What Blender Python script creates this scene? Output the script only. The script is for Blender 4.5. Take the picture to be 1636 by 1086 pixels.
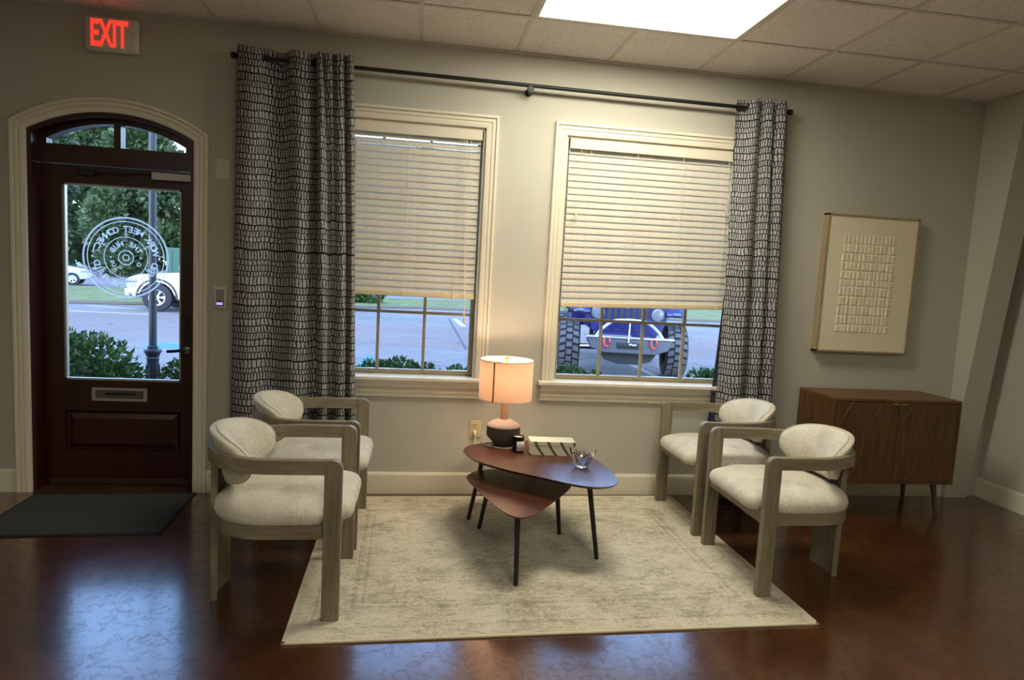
import bpy, bmesh, math, random
from mathutils import Vector, Matrix
random.seed(7)
D = bpy.data
for o in list(D.objects): D.objects.remove(o, do_unlink=True)
S = bpy.context.scene
C = S.collection
PI = math.pi

# ------------------------------------------------------------------ camera
cam = D.cameras.new('camera'); camo = D.objects.new('camera', cam); C.objects.link(camo)
cam.sensor_fit = 'HORIZONTAL'; cam.sensor_width = 36.0
cam.lens = 36.0 * 1025.18 / 1636.0
cam.clip_end = 500; cam.clip_start = 0.05
yaw, pitch, roll = 0.146556, -0.0977976, 0.0540949
fw = Vector((math.sin(yaw)*math.cos(pitch), math.cos(yaw)*math.cos(pitch), math.sin(pitch)))
rt = Vector((math.cos(yaw), -math.sin(yaw), 0)); up = rt.cross(fw)
r2 = math.cos(roll)*rt + math.sin(roll)*up; u2 = -math.sin(roll)*rt + math.cos(roll)*up
M = Matrix((r2, u2, -fw)).transposed().to_4x4(); M.translation = Vector((0.05034, -4.26299, 1.48842))
camo.matrix_world = M
S.camera = camo

# ------------------------------------------------------------------ sky, exposure
SKY = 1.25
TROFFER = 25.0
LAMP = 7.0
w = D.worlds.new('world'); S.world = w; w.use_nodes = True
nt = w.node_tree; nt.nodes.clear()
sky = nt.nodes.new('ShaderNodeTexSky'); sky.sky_type = 'NISHITA'
sky.sun_disc = False; sky.sun_elevation = math.radians(38); sky.sun_rotation = math.radians(200)
sky.air_density = 1.0; sky.dust_density = .5; sky.ozone_density = 3.0
bg = nt.nodes.new('ShaderNodeBackground'); bg.inputs['Strength'].default_value = SKY
wo = nt.nodes.new('ShaderNodeOutputWorld')
nt.links.new(sky.outputs[0], bg.inputs[0]); nt.links.new(bg.outputs[0], wo.inputs[0])
vs = S.view_settings
vs.view_transform = 'Standard'; vs.look = 'None'; vs.gamma = 1.0; vs.exposure = 0.08; vs.use_curve_mapping = False

# ------------------------------------------------------------------ helpers: materials
def srgb(r, g, b):
    f = lambda c: (c/255/12.92 if c/255 <= .04045 else ((c/255+.055)/1.055)**2.4)
    return (f(r), f(g), f(b), 1.0)

class NT:
    def __init__(s, name):
        s.m = D.materials.new(name); s.m.use_nodes = True; s.t = s.m.node_tree; s.t.nodes.clear()
        s.out = s.n('ShaderNodeOutputMaterial')
    def n(s, typ, **kw):
        nd = s.t.nodes.new(typ)
        for k, v in kw.items():
            if k in nd.inputs: nd.inputs[k].default_value = v
            else: setattr(nd, k, v)
        return nd
    def l(s, a, b): s.t.links.new(a, b)
    def mixc(s, fac, a, b, blend='MIX'):
        nd = s.n('ShaderNodeMix', data_type='RGBA', blend_type=blend)
        for inp, v in ((nd.inputs[0], fac), (nd.inputs[6], a), (nd.inputs[7], b)):
            if hasattr(v, 'links') or hasattr(v, 'is_linked'): s.l(v, inp)
            else: inp.default_value = v
        return nd.outputs[2]
    def math(s, op, a, b=0.0, c=None):
        nd = s.n('ShaderNodeMath', operation=op)
        for i, v in enumerate((a, b) if c is None else (a, b, c)):
            if hasattr(v, 'is_linked'): s.l(v, nd.inputs[i])
            else: nd.inputs[i].default_value = v
        return nd.outputs[0]
    def ramp(s, fac, stops):
        nd = s.n('ShaderNodeValToRGB'); e = nd.color_ramp.elements
        while len(e) < len(stops): e.new(0.5)
        for el, (p, c) in zip(e, stops): el.position = p; el.color = c
        s.l(fac, nd.inputs[0]); return nd.outputs[0]
    def coords(s, kind='Object', scale=(1, 1, 1), rot=(0, 0, 0)):
        tc = s.n('ShaderNodeTexCoord'); mp = s.n('ShaderNodeMapping')
        mp.inputs['Scale'].default_value = scale; mp.inputs['Rotation'].default_value = rot
        s.l(tc.outputs[kind], mp.inputs[0]); return mp.outputs[0]

def mul(c, k): return (min(1, c[0]*k), min(1, c[1]*k), min(1, c[2]*k), 1)

def plain(name, col, rough=.5, metal=0.0, var=.08, scale=6.0, bump=0.0, bscale=60.0, coat=0.0, emis=None, estr=0.0, spec=.5):
    """principled with a gentle noise variation of the base colour"""
    t = NT(name); b = t.n('ShaderNodeBsdfPrincipled')
    co = t.coords()
    nz = t.n('ShaderNodeTexNoise', Scale=scale, Detail=4.0); t.l(co, nz.inputs['Vector'])
    t.l(t.mixc(nz.outputs[0], mul(col, 1-var), mul(col, 1+var)), b.inputs['Base Color'])
    b.inputs['Roughness'].default_value = rough; b.inputs['Metallic'].default_value = metal
    b.inputs['Coat Weight'].default_value = coat; b.inputs['Specular IOR Level'].default_value = spec
    if bump:
        n2 = t.n('ShaderNodeTexNoise', Scale=bscale, Detail=3.0); t.l(co, n2.inputs['Vector'])
        bp = t.n('ShaderNodeBump', Strength=bump, Distance=.01); t.l(n2.outputs[0], bp.inputs['Height']); t.l(bp.outputs[0], b.inputs['Normal'])
    if emis: b.inputs['Emission Color'].default_value = emis; b.inputs['Emission Strength'].default_value = estr
    t.l(b.outputs[0], t.out.inputs[0]); return t.m

def wood(name, c1, c2, axis='x', rough=.45, scale=1.0, coat=0.0, spec=.5, bump=.1):
    t = NT(name); b = t.n('ShaderNodeBsdfPrincipled')
    sc = {'x': (1.5, 22, 22), 'y': (22, 1.5, 22), 'z': (22, 22, 1.5)}[axis]
    co = t.coords(scale=tuple(v*scale for v in sc))
    n1 = t.n('ShaderNodeTexNoise', Scale=1.6, Detail=6.0, Roughness=.6, Distortion=.6); t.l(co, n1.inputs['Vector'])
    n2 = t.n('ShaderNodeTexNoise', Scale=6.0, Detail=3.0); t.l(co, n2.inputs['Vector'])
    f = t.math('ADD', t.math('MULTIPLY', n1.outputs[0], .75), t.math('MULTIPLY', n2.outputs[0], .25))
    t.l(t.ramp(f, [(.32, c1), (.68, c2)]), b.inputs['Base Color'])
    b.inputs['Roughness'].default_value = rough; b.inputs['Coat Weight'].default_value = coat; b.inputs['Coat Roughness'].default_value = .2
    b.inputs['Specular IOR Level'].default_value = spec
    bp = t.n('ShaderNodeBump', Strength=bump, Distance=.002); t.l(f, bp.inputs['Height']); t.l(bp.outputs[0], b.inputs['Normal'])
    t.l(b.outputs[0], t.out.inputs[0]); return t.m

def emit(name, col, s):
    t = NT(name); e = t.n('ShaderNodeEmission'); co = t.coords()
    nz = t.n('ShaderNodeTexNoise', Scale=200.0); t.l(co, nz.inputs['Vector'])
    t.l(t.mixc(nz.outputs[0], mul(col, .97), col), e.inputs[0]); e.inputs[1].default_value = s
    t.l(e.outputs[0], t.out.inputs[0]); return t.m

def glass(name, tint=(1, 1, 1, 1), refl=1.0):
    t = NT(name); tr = t.n('ShaderNodeBsdfTransparent'); tr.inputs[0].default_value = tint
    gl = t.n('ShaderNodeBsdfGlossy'); gl.inputs['Roughness'].default_value = .02
    fr = t.n('ShaderNodeFresnel', IOR=1.3); mx = t.n('ShaderNodeMixShader')
    t.l(t.math('MULTIPLY', fr.outputs[0], refl), mx.inputs[0]); t.l(tr.outputs[0], mx.inputs[1]); t.l(gl.outputs[0], mx.inputs[2])
    t.l(mx.outputs[0], t.out.inputs[0]); return t.m

def fabric(name, c1, c2, scale=220.0, bump=.5, rough=.95, trans=None):
    t = NT(name); b = t.n('ShaderNodeBsdfPrincipled'); co = t.coords()
    wv = t.n('ShaderNodeTexNoise', Scale=scale, Detail=2.0, Roughness=.7); t.l(co, wv.inputs['Vector'])
    lo = t.n('ShaderNodeTexNoise', Scale=9.0, Detail=3.0); t.l(co, lo.inputs['Vector'])
    f = t.math('ADD', t.math('MULTIPLY', wv.outputs[0], .7), t.math('MULTIPLY', lo.outputs[0], .3))
    t.l(t.ramp(f, [(.36, c1), (.62, c2)]), b.inputs['Base Color'])
    b.inputs['Roughness'].default_value = rough; b.inputs['Sheen Weight'].default_value = .15; b.inputs['Specular IOR Level'].default_value = .2
    bp = t.n('ShaderNodeBump', Strength=bump, Distance=.003); t.l(wv.outputs[0], bp.inputs['Height']); t.l(bp.outputs[0], b.inputs['Normal'])
    if trans:
        tl = t.n('ShaderNodeBsdfTranslucent'); tl.inputs[0].default_value = trans[0]
        mx = t.n('ShaderNodeMixShader'); mx.inputs[0].default_value = trans[1]
        t.l(b.outputs[0], mx.inputs[1]); t.l(tl.outputs[0], mx.inputs[2]); t.l(mx.outputs[0], t.out.inputs[0])
    else: t.l(b.outputs[0], t.out.inputs[0])
    return t.m

MT = {}
MT['wall'] = plain('wall_paint', srgb(188, 185, 171), .75, var=.03, scale=3, bump=.06, bscale=220)
MT['trim'] = plain('trim_paint', srgb(226, 218, 198), .35, var=.03)
MT['doorwood'] = wood('dark_mahogany', srgb(36, 11, 7), srgb(62, 20, 12), 'z', .35, spec=.5)
MT['walnut'] = wood('walnut_veneer', srgb(60, 38, 18), srgb(112, 77, 42), 'z', .42)
MT['walnutx'] = wood('walnut_veneer_top', srgb(72, 46, 23), srgb(124, 86, 48), 'x', .4)
MT['tablewood'] = wood('espresso_table_top', srgb(56, 26, 16), srgb(92, 48, 30), 'x', .3, spec=.7, bump=.03)
MT['oak'] = wood('grey_washed_oak', srgb(106, 97, 77), srgb(150, 138, 112), 'x', .55)
MT['oakz'] = wood('grey_washed_oak_upright', srgb(106, 97, 77), srgb(150, 138, 112), 'z', .55)
MT['cream'] = fabric('cream_boucle', srgb(176, 168, 148), srgb(232, 226, 210))
MT['piping'] = fabric('cream_piping', srgb(186, 176, 154), srgb(220, 212, 194))
MT['black'] = plain('black_metal', srgb(16, 15, 15), .5, var=.1)
MT['blackleg'] = plain('black_stained_leg', srgb(20, 18, 17), .5, var=.15)
MT['chrome'] = plain('brushed_nickel', srgb(170, 168, 165), .3, 1.0)
MT['glass'] = glass('window_glass', (.97, .985, 1, 1), .6)
MT['tan'] = plain('tan_window_frame', srgb(150, 138, 112), .5)
MT['blind'] = fabric('cream_blind_slat', srgb(214, 205, 188), srgb(226, 218, 202), 40, .05, .5, ((.82, .80, .76, 1), .16))
MT['blindrail'] = plain('blind_rail', srgb(214, 196, 160), .5)
MT['cord'] = plain('white_cord', srgb(226, 218, 200), .7)
MT['plate'] = plain('white_plastic', srgb(214, 210, 196), .4)
MT['almond'] = plain('almond_plastic', srgb(206, 192, 150), .4)
MT['greyplastic'] = plain('grey_plastic', srgb(150, 147, 140), .45)
MT['dark'] = plain('dark_gap', srgb(12, 11, 10), .8)
MT['silver'] = plain('silver_paint', srgb(176, 172, 164), .4, .6)
MT['tile'] = None
MT['led'] = emit('violet_led', (.42, .36, 1, 1), 1.2)
MT['exit'] = emit('exit_red', (1.0, .035, .02, 1), 1.6)
MT['frameoak'] = wood('light_oak_frame', srgb(146, 126, 94), srgb(176, 156, 122), 'z', .5)
MT['paper'] = plain('cream_paper', srgb(232, 222, 192), .85, var=.02, bump=.05, bscale=300)

def ceiling_tile_mat():
    t = NT('fissured_ceiling_tile'); b = t.n('ShaderNodeBsdfPrincipled'); co = t.coords('Object')
    v = t.n('ShaderNodeTexNoise', Scale=70.0, Detail=2.0, Distortion=2.5); t.l(co, v.inputs['Vector'])
    f = t.ramp(v.outputs[0], [(.40, (0, 0, 0, 1)), (.48, (1, 1, 1, 1))])
    t.l(t.mixc(f, srgb(206, 197, 190), srgb(236, 229, 222)), b.inputs['Base Color']); b.inputs['Roughness'].default_value = .95
    bp = t.n('ShaderNodeBump', Strength=.5, Distance=.004); t.l(f, bp.inputs['Height']); t.l(bp.outputs[0], b.inputs['Normal'])
    t.l(b.outputs[0], t.out.inputs[0]); return t.m
MT['tile'] = ceiling_tile_mat()
MT['tbar'] = plain('ceiling_grid_bar', srgb(206, 196, 187), .6)

def floor_mat():
    t = NT('stained_concrete'); b = t.n('ShaderNodeBsdfPrincipled'); co = t.coords('Object')
    n1 = t.n('ShaderNodeTexNoise', Scale=1.1, Detail=8.0, Roughness=.65, Distortion=.4); t.l(co, n1.inputs['Vector'])
    n2 = t.n('ShaderNodeTexNoise', Scale=9.0, Detail=6.0, Roughness=.7); t.l(co, n2.inputs['Vector'])
    f = t.math('ADD', t.math('MULTIPLY', n1.outputs[0], .6), t.math('MULTIPLY', n2.outputs[0], .4))
    c = t.ramp(f, [(.30, srgb(46, 24, 13)), (.52, srgb(78, 43, 23)), (.72, srgb(114, 70, 39))])
    vo = t.n('ShaderNodeTexVoronoi', Scale=1.3, feature='DISTANCE_TO_EDGE')
    wp = t.n('ShaderNodeVectorMath', operation='MULTIPLY_ADD'); wp.inputs[1].default_value = (.35, .35, .35)
    nz = t.n('ShaderNodeTexNoise', Scale=3.0, Detail=5.0); t.l(co, nz.inputs['Vector']); t.l(nz.outputs['Color'], wp.inputs[0]); t.l(co, wp.inputs[2]); t.l(wp.outputs[0], vo.inputs['Vector'])
    ck = t.math('LESS_THAN', vo.outputs[0], .0035)
    t.l(t.mixc(t.math('MULTIPLY', ck, .5), c, srgb(30, 15, 9)), b.inputs['Base Color'])
    t.l(t.math('ADD', t.math('MULTIPLY', n2.outputs[0], .16), .15), b.inputs['Roughness'])
    b.inputs['IOR'].default_value = 1.7; b.inputs['Coat Weight'].default_value = .6; b.inputs['Coat Roughness'].default_value = .15; b.inputs['Coat IOR'].default_value = 1.7
    n5 = t.n('ShaderNodeTexNoise', Scale=55.0, Detail=5.0, Roughness=.7); t.l(co, n5.inputs['Vector'])
    hgt = t.math('ADD', n2.outputs[0], t.math('MULTIPLY', n5.outputs[0], .25))
    n6 = t.n('ShaderNodeTexNoise', Scale=16.0, Detail=9.0, Roughness=.72, Distortion=1.5); t.l(co, n6.inputs['Vector'])
    wear = t.ramp(n6.outputs[0], [(.38, (.25, .25, .25, 1)), (.52, (.75, .75, .75, 1))])
    v2 = t.n('ShaderNodeTexVoronoi', Scale=4.5, feature='DISTANCE_TO_EDGE'); t.l(wp.outputs[0], v2.inputs['Vector'])
    scr = t.math('MULTIPLY', t.math('LESS_THAN', v2.outputs[0], .006), t.math('GREATER_THAN', n2.outputs[0], .50))
    t.l(t.math('MULTIPLY', wear, t.math('SUBTRACT', 1.0, t.math('MULTIPLY', scr, .8))), b.inputs['Coat Weight'])
    hgt = t.math('SUBTRACT', hgt, t.math('MULTIPLY', scr, .25))
    bp = t.n('ShaderNodeBump', Strength=.12, Distance=.006); t.l(hgt, bp.inputs['Height']); t.l(bp.outputs[0], b.inputs['Normal'])
    t.l(b.outputs[0], t.out.inputs[0]); return t.m
MT['floor'] = floor_mat()

def rug_mat():
    t = NT('distressed_rug'); b = t.n('ShaderNodeBsdfPrincipled'); co = t.coords('Object')
    # blotchy ornamental wear
    n1 = t.n('ShaderNodeTexNoise', Scale=3.2, Detail=7.0, Roughness=.72, Distortion=.5); t.l(co, n1.inputs['Vector'])
    n2 = t.n('ShaderNodeTexNoise', Scale=30.0, Detail=3.0, Roughness=.6, Distortion=3.2); t.l(co, n2.inputs['Vector'])
    n4 = t.n('ShaderNodeTexNoise', Scale=14.0, Detail=5.0, Roughness=.75, Distortion=1.6); t.l(t.coords('Object', (.55, 1.5, 1)), n4.inputs['Vector'])
    wv = t.n('ShaderNodeTexWave', Scale=60.0, Distortion=7.0, Detail=3.0); wv.bands_direction = 'Y'; t.l(co, wv.inputs['Vector'])
    vo = t.n('ShaderNodeTexVoronoi', Scale=7.0, feature='SMOOTH_F1'); t.l(co, vo.inputs['Vector'])
    f = t.math('ADD', t.math('MULTIPLY', n1.outputs[0], .30), t.math('MULTIPLY', n2.outputs[0], .30))
    f = t.math('ADD', f, t.math('MULTIPLY', n4.outputs[0], .34))
    f = t.math('ADD', f, t.math('MULTIPLY', wv.outputs[0], .05))
    f = t.math('ADD', f, t.math('MULTIPLY', vo.outputs[0], .08))
    # border frame lines of the woven design
    sp = t.n('ShaderNodeSeparateXYZ'); t.l(co, sp.inputs[0])
    ax = t.math('SUBTRACT', 1.16, t.math('ABSOLUTE', sp.outputs[0])); ay = t.math('SUBTRACT', .835, t.math('ABSOLUTE', sp.outputs[1]))
    d = t.math('MINIMUM', ax, ay)
    for at, wd in ((.09, .008), (.25, .012), (.29, .006)):
        ln = t.math('LESS_THAN', t.math('ABSOLUTE', t.math('SUBTRACT', d, at)), wd)
        f = t.math('SUBTRACT', f, t.math('MULTIPLY', ln, .035))
    c = t.ramp(f, [(.41, srgb(146, 136, 114)), (.49, srgb(178, 169, 147)), (.545, srgb(206, 198, 176)), (.66, srgb(218, 210, 188))])
    t.l(c, b.inputs['Base Color']); b.inputs['Roughness'].default_value = .95; b.inputs['Specular IOR Level'].default_value = .15
    n3 = t.n('ShaderNodeTexNoise', Scale=400.0); t.l(co, n3.inputs['Vector'])
    bp = t.n('ShaderNodeBump', Strength=.4, Distance=.004); t.l(n3.outputs[0], bp.inputs['Height']); t.l(bp.outputs[0], b.inputs['Normal'])
    t.l(b.outputs[0], t.out.inputs[0]); return t.m
MT['rug'] = rug_mat()

def curtain_mat():
    t = NT('stone_print_curtain'); b = t.n('ShaderNodeBsdfPrincipled')
    tc = t.n('ShaderNodeTexCoord'); uv = tc.outputs['UV']
    sp = t.n('ShaderNodeSeparateXYZ'); t.l(uv, sp.inputs[0])
    # row heights vary: warp v; row lines wander: small noise
    nv = t.n('ShaderNodeTexNoise', noise_dimensions='1D', Scale=9.0, Detail=1.0); t.l(sp.outputs[1], nv.inputs['W'])
    nz = t.n('ShaderNodeTexNoise', Scale=7.0, Detail=1.0); t.l(uv, nz.inputs['Vector'])
    n3 = t.n('ShaderNodeTexNoise', Scale=38.0, Detail=1.0); t.l(uv, n3.inputs['Vector'])
    v = t.math('ADD', sp.outputs[1], t.math('MULTIPLY', nv.outputs[0], .045))
    v = t.math('ADD', v, t.math('MULTIPLY', nz.outputs[0], .016))
    v = t.math('ADD', v, t.math('MULTIPLY', n3.outputs[0], .005))
    s3 = t.n('ShaderNodeSeparateColor'); t.l(n3.outputs['Color'], s3.inputs[0])
    s4 = t.n('ShaderNodeSeparateColor'); t.l(nz.outputs['Color'], s4.inputs[0])
    u = t.math('ADD', sp.outputs[0], t.math('MULTIPLY', s3.outputs[1], .014))
    u = t.math('ADD', u, t.math('MULTIPLY', s4.outputs[1], .03))
    cb = t.n('ShaderNodeCombineXYZ'); t.l(u, cb.inputs[0]); t.l(v, cb.inputs[1])
    br = t.n('ShaderNodeTexBrick', Scale=1.0); br.offset = .37; br.squash = 1.35; br.squash_frequency = 3; br.offset_frequency = 2
    br.inputs['Brick Width'].default_value = .0178; br.inputs['Row Height'].default_value = .042; br.inputs['Mortar Size'].default_value = .0033
    br.inputs['Mortar Smooth'].default_value = .1; br.inputs['Bias'].default_value = 0
    br.inputs['Color1'].default_value = srgb(148, 147, 147); br.inputs['Color2'].default_value = srgb(170, 169, 168); br.inputs['Mortar'].default_value = srgb(26, 25, 27)
    t.l(cb.outputs[0], br.inputs['Vector'])
    t.l(br.outputs[0], b.inputs['Base Color']); b.inputs['Roughness'].default_value = .9; b.inputs['Specular IOR Level'].default_value = .2
    t.l(b.outputs[0], t.out.inputs[0]); return t.m
MT['curtain'] = curtain_mat()
MT['lining'] = fabric('navy_curtain_lining', srgb(48, 50, 62), srgb(66, 68, 82), 300, .1)
MT['mat'] = fabric('charcoal_doormat', srgb(18, 18, 16), srgb(30, 30, 27), 300, .6)

# ------------------------------------------------------------------ helpers: geometry
def BM(): return bmesh.new()
def box(bm, x0, x1, y0, y1, z0, z1, bevel=0.0, seg=2):
    vs_ = [bm.verts.new((x, y, z)) for x in (x0, x1) for y in (y0, y1) for z in (z0, z1)]
    fs = [bm.faces.new([vs_[i] for i in f]) for f in ((0,1,3,2),(4,6,7,5),(0,4,5,1),(2,3,7,6),(0,2,6,4),(1,5,7,3))]
    if bevel:
        es = list({e for f in fs for e in f.edges})
        bmesh.ops.bevel(bm, geom=es, offset=bevel, segments=seg, affect='EDGES', profile=.5)
def prism(bm, pts, axis, a, b):
    """pts 2D polygon; axis the extrusion axis ('x','y','z') from a to b"""
    def P(p, t):
        return {'x': (t, p[0], p[1]), 'y': (p[0], t, p[1]), 'z': (p[0], p[1], t)}[axis]
    A = [bm.verts.new(P(p, a)) for p in pts]; B = [bm.verts.new(P(p, b)) for p in pts]
    n = len(pts); bm.faces.new(A); bm.faces.new(B[::-1])
    for i in range(n): bm.faces.new((A[i], B[i], B[(i+1) % n], A[(i+1) % n]))
def lathe(bm, prof, cx=0, cy=0, seg=32, z0=0.0, axis='z', caps=True):
    rings = []
    for r, z in prof:
        ring = []
        for i in range(seg):
            a = 2*PI*i/seg
            p = (cx+r*math.cos(a), cy+r*math.sin(a), z0+z) if axis == 'z' else (cx+r*math.cos(a), z, cy+r*math.sin(a)) if axis == 'y' else (z, cx+r*math.cos(a), cy+r*math.sin(a))
            ring.append(bm.verts.new(p))
        rings.append(ring)
    for a, b in zip(rings, rings[1:]):
        for i in range(seg): bm.faces.new((a[i], a[(i+1) % seg], b[(i+1) % seg], b[i]))
    if caps:
        if prof[0][0] > 1e-5: bm.faces.new(rings[0][::-1])
        if prof[-1][0] > 1e-5: bm.faces.new(rings[-1])
def tube(bm, pts, r, seg=8, r2=None, closed=False):
    pts = [Vector(p) for p in pts]; rings = []; n = len(pts)
    ref = Vector((0, 0, 1))
    for i, p in enumerate(pts):
        if closed: d = pts[(i+1) % n]-pts[i-1]
        else: d = pts[min(i+1, n-1)]-pts[max(i-1, 0)]
        d.normalize()
        rf = ref if abs(d.dot(ref)) < .95 else Vector((1, 0, 0))
        s = d.cross(rf).normalized(); t = s.cross(d).normalized()
        rad = r if r2 is None else r+(r2-r)*i/(n-1)
        rings.append([bm.verts.new(p+s*rad*math.cos(2*PI*k/seg)+t*rad*math.sin(2*PI*k/seg)) for k in range(seg)])
    pairs = list(zip(rings, rings[1:])) + ([(rings[-1], rings[0])] if closed else [])
    for a, b in pairs:
        for k in range(seg): bm.faces.new((a[k], a[(k+1) % seg], b[(k+1) % seg], b[k]))
    if not closed: bm.faces.new(rings[0][::-1]); bm.faces.new(rings[-1])
def grid(bm, rows, closed_u=False):
    """rows: list of lists of points -> quads"""
    R = [[bm.verts.new(p) for p in r] for r in rows]
    for a, b in zip(R, R[1:]):
        n = len(a)
        for i in range(n if closed_u else n-1): bm.faces.new((a[i], a[(i+1) % n], b[(i+1) % n], b[i]))
    return R
def mesh(name, bm, mat, smooth=False, auto=True):
    bmesh.ops.recalc_face_normals(bm, faces=bm.faces)
    me = D.meshes.new(name); bm.to_mesh(me); bm.free(); me.materials.append(mat)
    if smooth:
        for p in me.polygons: p.use_smooth = True
        if auto and hasattr(me, 'set_sharp_from_angle'): me.set_sharp_from_angle(angle=math.radians(38))
    return me
def obj(name, bm, mat, parent=None, smooth=False, world=False, auto=True):
    """link one mesh object; world=True: the mesh was built in world coordinates"""
    if world and parent is not None:
        off = Vector((0, 0, 0)); q = parent
        while q is not None: off += q.location; q = q.parent
        bmesh.ops.translate(bm, verts=bm.verts, vec=-off)
    o = D.objects.new(name, mesh(name, bm, mat, smooth, auto)); C.objects.link(o)
    if parent is not None: o.parent = parent
    return o
def place(o, loc):
    """move a top-level mesh built in world coordinates to its own base point"""
    v = Vector(loc); o.data.transform(Matrix.Translation(-v)); o.location = v; return o
def tag(o, label=None, cat=None, group=None, kind=None):
    if label: o['label'] = label
    if cat: o['category'] = cat
    if group: o['group'] = group
    if kind: o['kind'] = kind
    return o
def thing(name, label, cat, loc=(0, 0, 0), rz=0.0, group=None, kind=None):
    o = D.objects.new(name, None); C.objects.link(o); o.empty_display_size = .1
    o.location = loc; o.rotation_euler = (0, 0, rz); return tag(o, label, cat, group, kind)
def share(src, parent, loc=None):
    c = src.copy(); C.objects.link(c); c.parent = parent
    if loc is not None: c.location = loc
    return c
def copy_tree(o, parent=None):
    c = o.copy(); C.objects.link(c); c.parent = parent
    for ch in [x for x in D.objects if x.parent == o]: copy_tree(ch, c)
    return c
def text_bm(s, size, bold=0.0, ext=.001, sx=1.0, align='CENTER'):
    cu = D.curves.new('t', 'FONT'); cu.body = s; cu.size = size; cu.align_x = align; cu.align_y = 'CENTER'
    cu.extrude = ext; cu.offset = bold; cu.resolution_u = 3
    o = D.objects.new('t', cu); C.objects.link(o)
    dg = bpy.context.evaluated_depsgraph_get(); me = D.meshes.new_from_object(o.evaluated_get(dg))
    bm = BM(); bm.from_mesh(me); D.objects.remove(o, do_unlink=True); D.curves.remove(cu); D.meshes.remove(me)
    if sx != 1.0: bmesh.ops.scale(bm, vec=(sx, 1, 1), verts=bm.verts)
    return bm
def add_bm(dst, src, mtx):
    src.transform(mtx); me = D.meshes.new('tmp'); src.to_mesh(me); src.free(); dst.from_mesh(me); D.meshes.remove(me)
def spline(pts, n):
    """Catmull-Rom resample"""
    P_ = [Vector(p) for p in pts]; P_ = [2*P_[0]-P_[1]]+P_+[2*P_[-1]-P_[-2]]; out = []
    m = len(P_)-3
    for i in range(n):
        t = i/(n-1)*m; k = min(int(t), m-1); f = t-k
        a, b, c, d = P_[k:k+4]
        out.append(.5*((2*b)+(-a+c)*f+(2*a-5*b+4*c-d)*f*f+(-a+3*b-3*c+d)*f**3))
    return out
def closed_spline(pts, sub=6):
    P_ = [Vector(p) for p in pts]; n = len(P_); out = []
    for i in range(n):
        a, b, c, d = P_[i-1], P_[i], P_[(i+1) % n], P_[(i+2) % n]
        for k in range(sub):
            f = k/sub; out.append(.5*((2*b)+(-a+c)*f+(2*a-5*b+4*c-d)*f*f+(-a+3*b-3*c+d)*f**3))
    return out

# ------------------------------------------------------------------ room shell
H = 2.927; XL, XR, YB = -4.0, 4.37, -7.2
def struct(name, bm, mat, label, cat, loc=None):
    o = obj(name, bm, mat); tag(o, label, cat, kind='structure')
    return o
bm = BM(); box(bm, XL-.2, XR+.2, YB-.2, .2, -.12, 0); struct('floor', bm, MT['floor'], 'glossy brown stained concrete floor with dark mottling', 'floor')
# door arch and window openings in the window wall
DX0, DX1, DCX = -2.285, -1.345, -1.815
ARC_R, ARC_CZ = .927, 1.408
def arch(x, R=ARC_R, cz=ARC_CZ): return cz+math.sqrt(max(0, R*R-(x-DCX)**2))
W1 = (-.868, .437); W2 = (.975, 2.28); WZ0, WZ1 = .79, 2.435
bm = BM()
T = .2
for x0, x1 in ((XL-.2, DX0), (DX1, W1[0]), (W1[1], W2[0]), (W2[1], XR+.2)): box(bm, x0, x1, 0, T, 0, 3.1)
for a, b in (W1, W2): box(bm, a, b, 0, T, 0, WZ0); box(bm, a, b, 0, T, WZ1, 3.1)
N = 24
for i in range(N):
    xa = DX0+(DX1-DX0)*i/N; xb = DX0+(DX1-DX0)*(i+1)/N
    prism(bm, [(xa, arch(xa)), (xb, arch(xb)), (xb, 3.1), (xa, 3.1)], 'y', 0, T)
struct('wall_back', bm, MT['wall'], 'greige painted wall with an arched doorway and two windows', 'wall')
bm = BM(); box(bm, XR, XR+.2, YB-.2, 0, 0, 3.1); struct('wall_right', bm, MT['wall'], 'greige side wall behind the leaning pillar at the right', 'wall')
bm = BM(); box(bm, XL-.2, XL, YB-.2, 0, 0, 3.1); struct('wall_left', bm, MT['wall'], 'greige side wall left of the arched door, outside the view', 'wall')
bm = BM(); box(bm, XL, XR, YB-.2, YB, 0, 3.1); struct('wall_front', bm, MT['wall'], 'greige wall facing the windows, behind the viewer', 'wall')
# leaning pillar in the corner
bm = BM()
yb, yt = -.043, -.043-.1*3.0
A = [bm.verts.new(v) for v in ((4.05, 0, 0), (4.05, yb, 0), (4.245, yb, 0), (4.245, 0, 0))]
B = [bm.verts.new(v) for v in ((4.05, 0, H), (4.05, -.043-.1*H, H), (4.245, -.043-.1*H, H), (4.245, 0, H))]
bm.faces.new(A[::-1]); bm.faces.new(B)
for i in range(4): bm.faces.new((A[i], A[(i+1) % 4], B[(i+1) % 4], B[i]))
struct('trim_1', bm, MT['wall'], 'greige pillar in the right corner leaning forward towards the ceiling', 'pillar')
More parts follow.
